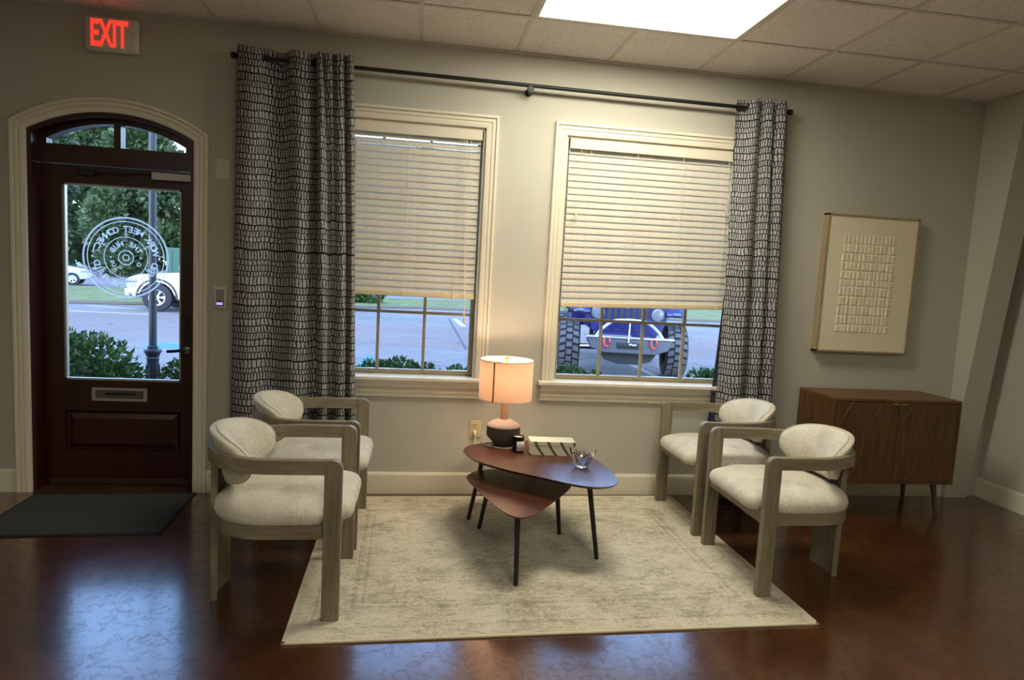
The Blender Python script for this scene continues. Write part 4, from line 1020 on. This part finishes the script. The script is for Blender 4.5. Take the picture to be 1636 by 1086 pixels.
# painted marks
def stripe(name, a, b, wd, col, label, group=None):
    d = Vector((b[0]-a[0], b[1]-a[1])).normalized(); n = Vector((-d.y, d.x))*wd/2
    bm = BM(); quad(bm, [(a[0]+n.x, a[1]+n.y), (b[0]+n.x, b[1]+n.y), (b[0]-n.x, b[1]-n.y), (a[0]-n.x, a[1]-n.y)], GZ, GZ+.003)
    o = obj(name, bm, plain(name, col, .8, var=.2, scale=4)); place(o, ((a[0]+b[0])/2, (a[1]+b[1])/2, GZ)); return tag(o, label, 'road marking', group)
WH, BL = srgb(176, 174, 174), srgb(64, 120, 168)
stripe('parking_stripe', (4.05, 8.4), (3.92, 4.2), .12, WH, 'white parking stripe running under the off-road car', 'white parking stripes')
stripe('parking_stripe', (1.25, 17.5), (1.36, 14.4), .16, WH, 'short white stripe near the far edge of the lot', 'white parking stripes')
stripe('parking_stripe', (-11.5, 14.2), (-6.8, 13.9), .10, WH, 'long white stripe crossing the lot beyond the lamp post', 'white parking stripes')
stripe('parking_stripe', (-9.6, 16.2), (-7.6, 15.5), .10, WH, 'white stripe in front of the white pickup', 'white parking stripes')
stripe('accessible_patch', (-4.55, 7.6), (-3.5, 7.3), .55, BL, 'light blue painted patch beside the lamp post', 'blue painted patches')
stripe('accessible_patch', (-.76, 7.1), (-.80, 5.7), .16, BL, 'light blue painted line seen in the left window', 'blue painted patches')
stripe('pavement_seam', (1.055, 17.3), (1.027, 8.6), .05, srgb(60, 60, 64), 'dark straight seam in the asphalt seen in the left window')
# sidewalk
bm = BM(); quad(bm, [(-8, .2), (9, .2), (9, .55), (-8, .55)], GZ, GZ+.012)
tag(obj('sidewalk', bm, plain('pale_concrete', srgb(196, 192, 188), .9)), 'pale concrete strip along the foot of the building', 'sidewalk', kind='structure')

# ------------------------------------------------------------------ foliage
def leaf_mat(name, c1, c2, c3):
    t = NT(name); b = t.n('ShaderNodeBsdfPrincipled'); co = t.coords('Object')
    n1 = t.n('ShaderNodeTexNoise', Scale=6.0, Detail=3.0); t.l(co, n1.inputs['Vector'])
    n2 = t.n('ShaderNodeTexNoise', Scale=45.0); t.l(co, n2.inputs['Vector'])
    f = t.math('ADD', t.math('MULTIPLY', n1.outputs[0], .45), t.math('MULTIPLY', n2.outputs[0], .55))
    t.l(t.ramp(f, [(.36, c1), (.5, c2), (.64, c3)]), b.inputs['Base Color']); b.inputs['Roughness'].default_value = .4
    tl = t.n('ShaderNodeBsdfTranslucent'); tl.inputs[0].default_value = mul(c2, 1.1); mx = t.n('ShaderNodeMixShader'); mx.inputs[0].default_value = .2
    t.l(b.outputs[0], mx.inputs[1]); t.l(tl.outputs[0], mx.inputs[2]); t.l(mx.outputs[0], t.out.inputs[0]); return t.m
MT['leaf'] = leaf_mat('shrub_leaf', srgb(26, 46, 18), srgb(54, 82, 32), srgb(100, 124, 62))
MT['tleaf'] = leaf_mat('tree_leaf', srgb(36, 56, 36), srgb(62, 86, 56), srgb(98, 114, 78))
MT['tleaf2'] = leaf_mat('pine_leaf', srgb(52, 60, 40), srgb(84, 90, 62), srgb(118, 116, 84))
MT['bark'] = plain('bark', srgb(92, 78, 66), .95, var=.25, scale=12)
def leaves(bm, blobs, n, size, rng, fold=True):
    tot = sum(b[3]*b[4]*b[5] for b in blobs)
    for (cx, cy, cz, rx, ry, rz) in blobs:
        m = int(n*(rx*ry*rz)/tot)+1
        for _ in range(m):
            v = Vector((rng.gauss(0, 1), rng.gauss(0, 1), rng.gauss(0, 1))).normalized()*(rng.random()**.28)
            p = Vector((cx+v.x*rx, cy+v.y*ry, cz+v.z*rz))
            if p.z < size*.6: p.z = size*.6
            d = (v+Vector((rng.uniform(-.7, .7), rng.uniform(-.7, .7), rng.uniform(-.3, .9)))).normalized()
            s = d.cross(Vector((rng.uniform(-1, 1), rng.uniform(-1, 1), rng.uniform(-1, 1)))).normalized(); nn = d.cross(s)
            L = size*rng.uniform(.7, 1.3); W = L*.34
            a = bm.verts.new(p); b = bm.verts.new(p+d*L*.5+s*W+nn*W*.3); c = bm.verts.new(p+d*L); e = bm.verts.new(p+d*L*.5-s*W+nn*W*.3)
            bm.faces.new((a, b, c)); bm.faces.new((a, c, e))
def shrub(name, loc, blobs, n, size, label, group=None, seed=1):
    rng = random.Random(seed); th = thing(name, label, 'shrub', loc, group=group)
    bm = BM(); leaves(bm, blobs, n, size, rng)
    me = D.meshes.new('foliage'); bm.to_mesh(me); bm.free(); me.materials.append(MT['leaf']); o = D.objects.new('foliage', me); C.objects.link(o); o.parent = th
    bm = BM()
    for k in range(7):
        b = blobs[k % len(blobs)]; tube(bm, [(b[0]*.3, b[1]*.3, 0), (b[0]*.7+rng.uniform(-.04, .04), b[1]*.7, b[2]*.6), (b[0]+rng.uniform(-.1, .1), b[1], b[2]+b[5]*.6)], .009, 5, .004)
    obj('stem', bm, MT['bark'], th); return th
shrub('round_shrub', (-2.98, 1.95, GZ), [(-.25, 0, .45, .42, .42, .40), (.1, .05, .42, .36, .4, .36), (.32, 0, .28, .26, .34, .27), (-.5, 0, .38, .4, .4, .38)], 5200, .062, 'large round green shrub beside the lamp post, seen through the door', seed=3)
hs = shrub('hedge_shrub', (-.92, 1.75, GZ), [(-.22, 0, .38, .2, .26, .27), (.22, 0, .39, .2, .26, .27), (0, 0, .40, .26, .28, .28)], 3400, .058, 'low hedge shrub at the curtain side of the left window', 'low hedge shrubs under the windows', 5)
for x, y, z, lab in ((-.12, 1.75, .0, 'low hedge shrub behind the middle panes of the left window'), (.68, 1.75, -.02, 'low hedge shrub behind the lamp side of the left window'), (1.50, 1.75, -.02, "low hedge shrub in front of the blue car's left-hand tyre"), (3.12, 1.75, .02, 'low hedge shrub by the narrow curtain in the right window'), (2.31, 1.75, -.26, "very low hedge shrub in front of the blue car's right-hand tyre"), (-1.98, 2.35, -.12, 'low hedge shrub right of the lamp post in the door glass')):
    c = copy_tree(hs); c.location = (x, y, GZ); c.scale = (1, 1, 1+z*1.6); c.rotation_euler = (0, 0, PI*(int(x*10) % 2)); tag(c, lab)
# trees
def tree_meshes(seed, h, kind):
    rng = random.Random(seed); bl = []
    if kind == 0:
        for k in range(34):
            a = rng.uniform(0, 2*PI); z = rng.uniform(.06, .93)*h; rr = (1.0-abs(z/h-.40)*1.1)*h*.30*math.sqrt(rng.random())
            bl.append((rr*math.cos(a), rr*math.sin(a), z, rng.uniform(.09, .15)*h, rng.uniform(.09, .15)*h, rng.uniform(.07, .11)*h))
    else:
        for k in range(26):
            a = rng.uniform(0, 2*PI); z = rng.uniform(.16, 1.0)*h; rr = (1.1-z/h)*h*.26*rng.uniform(.2, 1)
            bl.append((rr*math.cos(a), rr*math.sin(a), z, rng.uniform(.05, .10)*h, rng.uniform(.05, .10)*h, rng.uniform(.03, .06)*h))
    bm = BM(); leaves(bm, bl, 15000 if kind == 0 else 6500, .55, rng)
    me = D.meshes.new('crown'); bm.to_mesh(me); bm.free(); me.materials.append(MT['tleaf' if kind == 0 else 'tleaf2'])
    bm = BM(); tube(bm, [(0, 0, 0), (.1, 0, h*.4), (0, .1, h*.95)], .02*h, 8, .005*h)
    for b in bl[:9]: tube(bm, [(0, 0, b[2]*.6), (b[0]*.6, b[1]*.6, b[2]*.9), (b[0], b[1], b[2])], .006*h, 5, .002*h)
    return me, mesh('trunk', bm, MT['bark'])
TM = [tree_meshes(11, 12, 0), tree_meshes(12, 13, 0), tree_meshes(13, 14, 1)]
trees = [(-36.5, 46, 0, .92, 'dense green tree at the left edge of the door glass'), (-27.6, 47, 1, .86, 'dense green tree behind the silver car'), (-19.6, 46, 0, .88, 'dense green tree right of the round emblem'), (-12.6, 40.5, 2, .80, 'thin pale pine right of the lamp post'), (-7.0, 47, 2, 1.0, 'thin pale pine hidden by the wall right of the door'), (.5, 52, 0, .95, 'dense green tree behind the left blind'), (11, 55, 1, .95, 'dense green tree behind the wall between the windows'), (21, 60, 0, .95, 'dense green tree behind the left part of the right blind'), (31.5, 64, 1, .95, 'dense green tree behind the right part of the right blind'),
         (-40, 60, 1, 1.05, 'tall back-row tree at the left edge of the door glass'), (-28.8, 60, 0, 1.15, 'tall back-row tree behind the round emblem'), (-17.8, 60, 1, 1.0, 'tall back-row tree behind the lamp post'), (-8, 62, 0, 1.05, 'tall back-row tree behind the wide curtain')]
for k, (x, y, m, s, lab) in enumerate(trees):
    th = thing('tree', lab, 'tree', (x, y, GZ), k*1.3, 'trees beyond the road'); th.scale = (s, s, s)
    for nm, me in (('crown', TM[m][0]), ('trunk', TM[m][1])):
        o = D.objects.new(nm, me); C.objects.link(o); o.parent = th
shr = shrub('verge_bush', (-2.4, 24.5, GZ+.04), [(-.4, 0, .32, .6, .5, .34), (.4, 0, .3, .5, .5, .32)], 1500, .14, 'dark bush on the grass verge at the curtain side of the left window', seed=9)

# ------------------------------------------------------------------ lamp post
lp = thing('lamp_post', 'dark grey street lamp post with fluted base outside the door', 'lamp post', (-2.545, 2.5, GZ))
MT['post'] = plain('grey_post_paint', srgb(48, 52, 62), .5, .2)
bm = BM(); lathe(bm, [(.036, .60), (.034, 1.6), (.031, 3.4)], 0, 0, 20); obj('shaft', bm, MT['post'], lp, True)
bm = BM(); lathe(bm, [(.11, 0), (.11, .06), (.085, .10), (.072, .16), (.056, .46), (.054, .50), (.062, .515), (.056, .53), (.072, .57), (.082, .585), (.080, .60), (.045, .615), (.05, .63), (.036, .64)], 0, 0, 24); bs = obj('base', bm, MT['post'], lp, True)
for k in range(8):
    a = 2*PI*k/8; bm = BM(); tube(bm, [(.073*math.cos(a), .073*math.sin(a), .17), (.058*math.cos(a), .058*math.sin(a), .45)], .008, 6); obj('flute', bm, MT['post'], bs, True)
bm = BM(); lathe(bm, [(.04, 3.4), (.10, 3.46), (.14, 3.75), (.16, 3.78), (.03, 3.95), (0, 4.0)], 0, 0, 16); obj('lantern', bm, MT['post'], lp, True)

# ------------------------------------------------------------------ vehicles
MT['tyre'] = plain('tyre_rubber', srgb(34, 35, 40), .85, var=.15)
MT['tread'] = plain('pale_tread', srgb(86, 88, 94), .9, var=.15)  # lug blocks paler than the tyre carcass, so the tread pattern stands out
MT['blue'] = plain('deep_blue_paint', srgb(20, 26, 92), .25, .0, coat=.6, var=.04)
MT['jblack'] = plain('black_trim', srgb(34, 36, 42), .6)
MT['steel'] = plain('grey_bumper_steel', srgb(88, 94, 106), .45, .3)
MT['white'] = plain('white_car_paint', srgb(176, 179, 186), .25, coat=1.0, var=.02)
MT['silverpaint'] = plain('silver_blue_paint', srgb(140, 154, 166), .25, coat=1.0, var=.02)
MT['carglass'] = plain('dark_car_glass', srgb(40, 52, 60), .08)
MT['lamp'] = plain('clear_headlamp', srgb(104, 110, 120), .1, var=.3, scale=30)
MT['red'] = plain('red_shackle', srgb(196, 60, 62), .4)
MT['alloy'] = plain('alloy_rim', srgb(196, 200, 206), .3, .7)
def wheel(par, x, y, R_, W_, lugs, rz=0.0, spokes=6, out=1, name='wheel'):
    """axle along local x; out = +1/-1 side on which the rim face shows"""
    e = D.objects.new(name, None); C.objects.link(e); e.parent = par; e.location = (x, y, R_); e.rotation_euler = (0, 0, rz)
    bm = BM(); h = W_/2
    lathe(bm, [(R_*.55, -h*.8), (R_*.62, -h), (R_*.88, -h*1.02), (R_*.96, -h*.86), (R_*.965, h*.86), (R_*.88, h*1.02), (R_*.62, h), (R_*.55, h*.8), (R_*.55, -h*.8)], 0, 0, 40, axis='x', caps=False)
    ty = obj('tyre', bm, MT['tyre'], e, True)
    if lugs:
        bm = BM()
        for k in range(lugs):
            for row in (-1, 0, 1):
                a = 2*PI*(k+(.5 if row == 0 else 0))/lugs; wl = h*.52; xm = row*h*.62; dl = PI/lugs*.62
                pts = []
                for rr in (R_*.95, R_*1.02):
                    for aa in (a-dl, a+dl):
                        for xx in (xm-wl/2, xm+wl/2):
                            sk = .06*(xx-xm)/wl*row
                            pts.append(bm.verts.new((xx, rr*math.cos(aa+sk), rr*math.sin(aa+sk))))
                for f in ((0,1,3,2),(4,6,7,5),(0,4,5,1),(2,3,7,6),(0,2,6,4),(1,5,7,3)): bm.faces.new([pts[i] for i in f])
        tag(obj('tread', bm, MT['tread'], e), kind='stuff')
    bm = BM(); lathe(bm, [(R_*.56, out*h*.7), (R_*.56, out*h*.98), (R_*.50, out*h*.9), (R_*.47, out*h*.55)], 0, 0, 32, axis='x', caps=False)
    for k in range(spokes):
        a = 2*PI*k/spokes; 
        for sgn in (-1, 1):
            tube(bm, [(out*h*.75, R_*.12*math.cos(a), R_*.12*math.sin(a)), (out*h*.8, R_*.50*math.cos(a+sgn*.12), R_*.50*math.sin(a+sgn*.12))], R_*.045, 6)
    lathe(bm, [(R_*.17, out*h*.6), (R_*.17, out*h*.85), (0.001, out*h*.88)], 0, 0, 16, axis='x'); obj('rim', bm, MT['alloy'], e, True)
    bm = BM(); lathe(bm, [(R_*.5, out*h*.2), (R_*.5, out*h*.28)], 0, 0, 24, axis='x'); obj('brake_disc', bm, MT['jblack'], e)
    return e
# --- off-road car, nose towards the building (local -y), origin on the ground between the front wheels
jp = thing('off_road_car', 'lifted blue off-road car with big mud tyres parked facing the right window', 'car', (3.40, 5.98, GZ), math.radians(-9))
TRK, TR_ = .87, .43
wheel(jp, -TRK, 0, TR_, .34, 22, math.radians(-4), 6, -1); wheel(jp, TRK, 0, TR_, .34, 22, math.radians(-4), 6, 1)
wheel(jp, -TRK, 2.6, TR_, .34, 22, 0, 6, -1); wheel(jp, TRK, 2.6, TR_, .34, 22, 0, 6, 1)
bm = BM()   # grille: plate with slots left between bars
gw, gz0_, gz1_, gy = .44, .84, 1.26, -.42
def gpoly(z): return .64-.10*abs((z-1.08)/.2)**2*.3
bm = BM(); prism(bm, [(-.56, .76), (-.46, .68), (.46, .68), (.56, .76), (.63, .98), (.60, 1.22), (.50, 1.28), (-.50, 1.28), (-.60, 1.22), (-.63, .98)], 'y', -.44, -.36); gr = obj('grille', bm, MT['blue'], jp, True)
for k in range(7):
    x = (k-3)*.098; bm = BM(); box(bm, x-.032, x+.032, -.447, -.43, .86, 1.20, .012, 3); obj('grille_slot', bm, MT['jblack'], gr)
for k in range(5):
    x = (k-2)*.15; bm = BM(); box(bm, x-.04, x+.04, -.446, -.43, .745, .775, .008, 2); obj('lower_vent', bm, MT['jblack'], gr)
for s in (-1, 1):
    bm = BM(); lathe(bm, [(.105, -.40), (.105, -.455), (.095, -.465), (.06, -.47), (0, -.472)], s*.475, 1.03, 24, axis='y'); hl = obj('headlight', bm, MT['lamp'], jp, True)
    bm = BM(); lathe(bm, [(.118, -.43), (.118, -.458), (.104, -.46), (.104, -.43)], s*.475, 1.03, 24, axis='y', caps=False); obj('headlight_ring', bm, MT['jblack'], hl, True)
    # fender flare
    pts = [(-.52, 1.02), (-.50, 1.07), (-.30, 1.20), (.30, 1.22), (.52, 1.06), (.56, .95), (.50, .95), (.28, 1.15), (-.28, 1.14), (-.46, 1.0)]
    bm = BM(); prism(bm, pts, 'x', s*.60, s*.88); bmesh.ops.bevel(bm, geom=bm.edges[:], offset=.012, segments=1, affect='EDGES'); fl = obj('fender', bm, MT['blue'], jp, True)
    bm = BM(); tube(bm, [(s*.89, -.50, 1.03), (s*.90, -.30, 1.185), (s*.90, .30, 1.20), (s*.89, .52, 1.04)], .028, 8); obj('fender_edge', bm, MT['jblack'], fl, True)
    bm = BM(); box(bm, s*.76-.06, s*.76+.06, -.53, -.49, 1.035, 1.075, .01); obj('turn_signal', bm, MT['lamp'], fl)
# hood, tub, windscreen, roof
bm = BM(); prism(bm, [(-.42, 1.0), (-.42, 1.24), (-.30, 1.30), (.95, 1.40), (.95, .75), (-.30, .75)], 'x', -.60, .60); bmesh.ops.bevel(bm, geom=bm.edges[:], offset=.03, segments=2, affect='EDGES'); obj('hood', bm, MT['blue'], jp, True)
bm = BM(); prism(bm, [(.90, .72), (.90, 1.46), (3.2, 1.46), (3.2, .72)], 'x', -.78, .78); bmesh.ops.bevel(bm, geom=bm.edges[:], offset=.03, segments=2, affect='EDGES'); obj('body', bm, MT['blue'], jp, True)
bm = BM(); prism(bm, [(.98, 1.44), (1.30, 2.02), (3.15, 2.02), (3.2, 1.44)], 'x', -.72, .72); bmesh.ops.bevel(bm, geom=bm.edges[:], offset=.03, segments=2, affect='EDGES'); rf = obj('hard_top', bm, MT['jblack'], jp, True)
bm = BM(); prism(bm, [(.965, 1.50), (1.235, 1.96), (1.255, 1.96), (.985, 1.50)], 'x', -.64, .64); obj('windscreen', bm, MT['carglass'], rf)
for s in (-1, 1):
    bm = BM(); box(bm, s*.722-.004, s*.722+.004, 1.5, 2.2, 1.55, 1.94); obj('side_window', bm, MT['carglass'], rf)
    bm = BM(); box(bm, s*.92-.10, s*.92+.10, 1.02, 1.10, 1.50, 1.66, .02); obj('mirror', bm, MT['jblack'], jp, True)
# bumper with hoop, winch plate, shackles, skid and axle
bm = BM(); prism(bm, [(-.66, .66), (-.60, .50), (-.40, .43), (.40, .43), (.60, .50), (.66, .66)], 'y', -.82, -.62); bmesh.ops.bevel(bm, geom=bm.edges[:], offset=.012, segments=1, affect='EDGES'); bu = obj('bumper', bm, MT['steel'], jp, True)
bm = BM(); box(bm, -.68, .68, -.84, -.60, .658, .682, .006); obj('bumper_top', bm, MT['alloy'], bu, True)
bm = BM(); box(bm, -.20, .20, -.845, -.815, .51, .60, .01); obj('winch_plate', bm, MT['jblack'], bu, True)
bm = BM(); lathe(bm, [(.008, -.86), (.02, -.85), (.008, -.845)], .0, .57, 10, axis='y'); tube(bm, [(0, -.87, .58), (.05, -.875, .565), (.09, -.87, .575)], .014, 6); obj('winch_hook', bm, MT['alloy'], bu, True)
bm = BM(); tube(bm, spline([(-.52, -.74, .67), (-.43, -.74, .79), (-.27, -.72, .91), (-.1, -.72, .94), (.1, -.72, .94), (.27, -.72, .91), (.43, -.74, .79), (.52, -.74, .67)], 36), .024, 10); obj('hoop_bar', bm, MT['alloy'], bu, True)
bm = BM(); tube(bm, [(.0, -.72, .94), (-.03, -.86, .60)], .010, 6); obj('winch_cable', bm, MT['alloy'], bu, True)
for s in (-1, 1):
    bm = BM(); x = s*.36; tube(bm, [(x-.04, -.845, .66), (x-.045, -.86, .60), (x-.03, -.865, .545), (x, -.87, .53), (x+.03, -.865, .545), (x+.045, -.86, .60), (x+.04, -.845, .66)], .016, 8); obj('shackle', bm, MT['red'], bu, True)
bm = BM(); prism(bm, [(-.44, .43), (.44, .43), (.36, .31), (.15, .25), (-.15, .25), (-.36, .31)], 'y', -.70, -.50); obj('skid_plate', bm, MT['jblack'], jp, True)
bm = BM(); tube(bm, [(-.78, 0, TR_), (.78, 0, TR_)], .045, 10); lathe(bm, [(.02, -.17), (.12, -.13), (.16, 0), (.12, .13), (.02, .17)], .20, TR_, 16, axis='y'); obj('axle', bm, MT['jblack'], jp, True)
bm = BM(); tube(bm, [(-.80, -.20, TR_+.02), (.80, -.22, TR_+.10)], .022, 8); obj('tie_rod', bm, MT['alloy'], jp, True)
for s in (-1, 1):
    bm = BM(); tube(bm, [(s*.52, -.05, .40), (s*.50, .0, .98)], .035, 8); tube(bm, [(s*.56, -.20, .44), (s*.45, -.15, .70)], .02, 6); obj('shock', bm, MT['jblack'], jp, True)
    bm = BM(); lathe(bm, [(.03, -.60), (.035, -.64), (0, -.645)], s*.62, .60, 12, axis='y'); obj('fog_lamp', bm, MT['lamp'], jp, True)
# --- white pickup, nose to the left
def arch_cut(cx, r, n=12): return [(cx+r*math.cos(PI-PI*i/n), .38+r*math.sin(PI-PI*i/n)) for i in range(n+1)]
pk = thing('pickup', 'white pickup truck with alloy wheels parked behind the lamp post', 'truck', (-7.22, 14.95, GZ), math.radians(2))
body = [(-.76, .52)]+[(-.52, .40)]+[(p[0], p[1]) for p in arch_cut(0, .50)]+[(.6, .34), (3.0, .34)]+arch_cut(3.55, .50)+[(4.6, .45), (4.65, 1.12), (2.9, 1.14), (2.75, 1.18), (.75, 1.13), (.2, 1.09), (-.48, 1.02), (-.73, .93), (-.79, .75)]
bm = BM(); prism(bm, body, 'y', 0, 1.9); bmesh.ops.bevel(bm, geom=[e for e in bm.edges if abs(e.verts[0].co.y-e.verts[1].co.y) < 1e-4], offset=.04, segments=2, affect='EDGES'); obj('body', bm, MT['white'], pk, True)
bm = BM(); prism(bm, [(.62, 1.10), (1.35, 1.80), (2.6, 1.82), (2.85, 1.16)], 'y', .10, 1.8); bmesh.ops.bevel(bm, geom=bm.edges[:], offset=.04, segments=2, affect='EDGES'); cb_ = obj('cab', bm, MT['white'], pk, True)
bm = BM(); prism(bm, [(.98, 1.24), (1.42, 1.72), (1.85, 1.74), (1.85, 1.24)], 'y', .08, .10); prism(bm, [(1.95, 1.24), (1.95, 1.74), (2.5, 1.74), (2.66, 1.24)], 'y', .08, .10); obj('side_window', bm, MT['carglass'], cb_)
bm = BM(); box(bm, -.84, -.70, .02, 1.88, .42, .62, .03); obj('front_bumper', bm, MT['white'], pk, True)
bm = BM(); box(bm, -.81, -.74, .15, 1.75, .66, .90, .01); obj('grille', bm, MT['jblack'], pk)
bm = BM(); box(bm, -.775, -.50, -.012, .14, .78, .90, .02); obj('headlight', bm, MT['lamp'], pk, True)
bm = BM(); n = 20
rows = [[(r*math.cos(PI*i/n), yy, .38+r*math.sin(PI*i/n)) for i in range(n+1)] for r, yy in ((.50, .02), (.50, -.018), (.545, -.018), (.555, .0))]
grid(bm, rows); obj('wheel_arch', bm, MT['jblack'], pk, True)
bm = BM(); box(bm, 1.05, 1.06, -.006, .01, .46, 1.14); box(bm, .70, 1.0, -.008, .01, .86, .872); box(bm, .70, 1.0, -.008, .01, .80, .81); obj('door_seam', bm, MT['greyplastic'], pk)
bm = BM(); box(bm, .62, .86, -.16, -.0, 1.16, 1.34, .03); obj('mirror', bm, MT['white'], pk, True)
for x in (0, 3.55):
    wheel(pk, x, .12, .40, .26, 0, math.radians(-90), 6, 1); wheel(pk, x, 1.78, .40, .26, 0, math.radians(90), 6, 1)
bm = BM(); box(bm, .5, 4.3, .3, 1.6, .28, .42); obj('chassis', bm, MT['jblack'], pk)
# --- silver car on the road
sc = thing('silver_car', 'silver hatchback on the road at the left of the door glass', 'car', (-17.4, 28.6, GZ+.01), math.radians(18))
bm = BM(); prism(bm, [(-2.1, .30), (1.45, .28), (2.0, .34), (2.1, .62), (1.95, .78), (1.1, .92), (.2, .96), (-1.9, .98), (-2.15, .7)], 'y', -.85, .85); bmesh.ops.bevel(bm, geom=bm.edges[:], offset=.05, segments=2, affect='EDGES'); obj('body', bm, MT['silverpaint'], sc, True)
bm = BM(); prism(bm, [(1.05, .90), (.25, 1.42), (-1.3, 1.46), (-2.0, .95)], 'y', -.72, .72); bmesh.ops.bevel(bm, geom=bm.edges[:], offset=.05, segments=2, affect='EDGES'); cb_ = obj('cabin', bm, MT['silverpaint'], sc, True)
bm = BM(); prism(bm, [(.88, .96), (.20, 1.36), (-.5, 1.38), (-.5, .98)], 'y', -.735, -.715); prism(bm, [(-.58, .98), (-.58, 1.38), (-1.2, 1.38), (-1.7, .98)], 'y', -.735, -.715); obj('side_window', bm, MT['carglass'], cb_)
bm = BM(); prism(bm, [(1.00, .96), (.27, 1.41), (.31, 1.43), (1.06, .97)], 'y', -.62, .62); obj('windscreen', bm, MT['carglass'], cb_)
bm = BM(); box(bm, 1.62, 2.06, -.855, -.6, .62, .74, .03); obj('headlight', bm, MT['lamp'], sc, True)
for x in (-1.3, 1.3):
    wheel(sc, x, -.76, .31, .2, 0, math.radians(-90), 5, 1); wheel(sc, x, .76, .31, .2, 0, math.radians(90), 5, 1)
# --- green container by the road
gc = thing('green_container', 'dark green shipping container beyond the white pickup', 'container', (-8.75, 26.5, GZ+.04), math.radians(4))
MT['cgreen'] = plain('container_green', srgb(26, 74, 64), .6)
bm = BM(); box(bm, -2.4, 2.6, 0, 2.2, .12, 1.95, .02); obj('box', bm, MT['cgreen'], gc)
for k in range(16):
    x = -2.3+k*.315; bm = BM(); box(bm, x, x+.15, -.03, .01, .2, 1.85); obj('rib', bm, MT['cgreen'], gc)
bm = BM(); box(bm, -2.35, -2.15, .1, 2.1, 0, .12); box(bm, 2.3, 2.5, .1, 2.1, 0, .12); obj('skids', bm, MT['jblack'], gc)
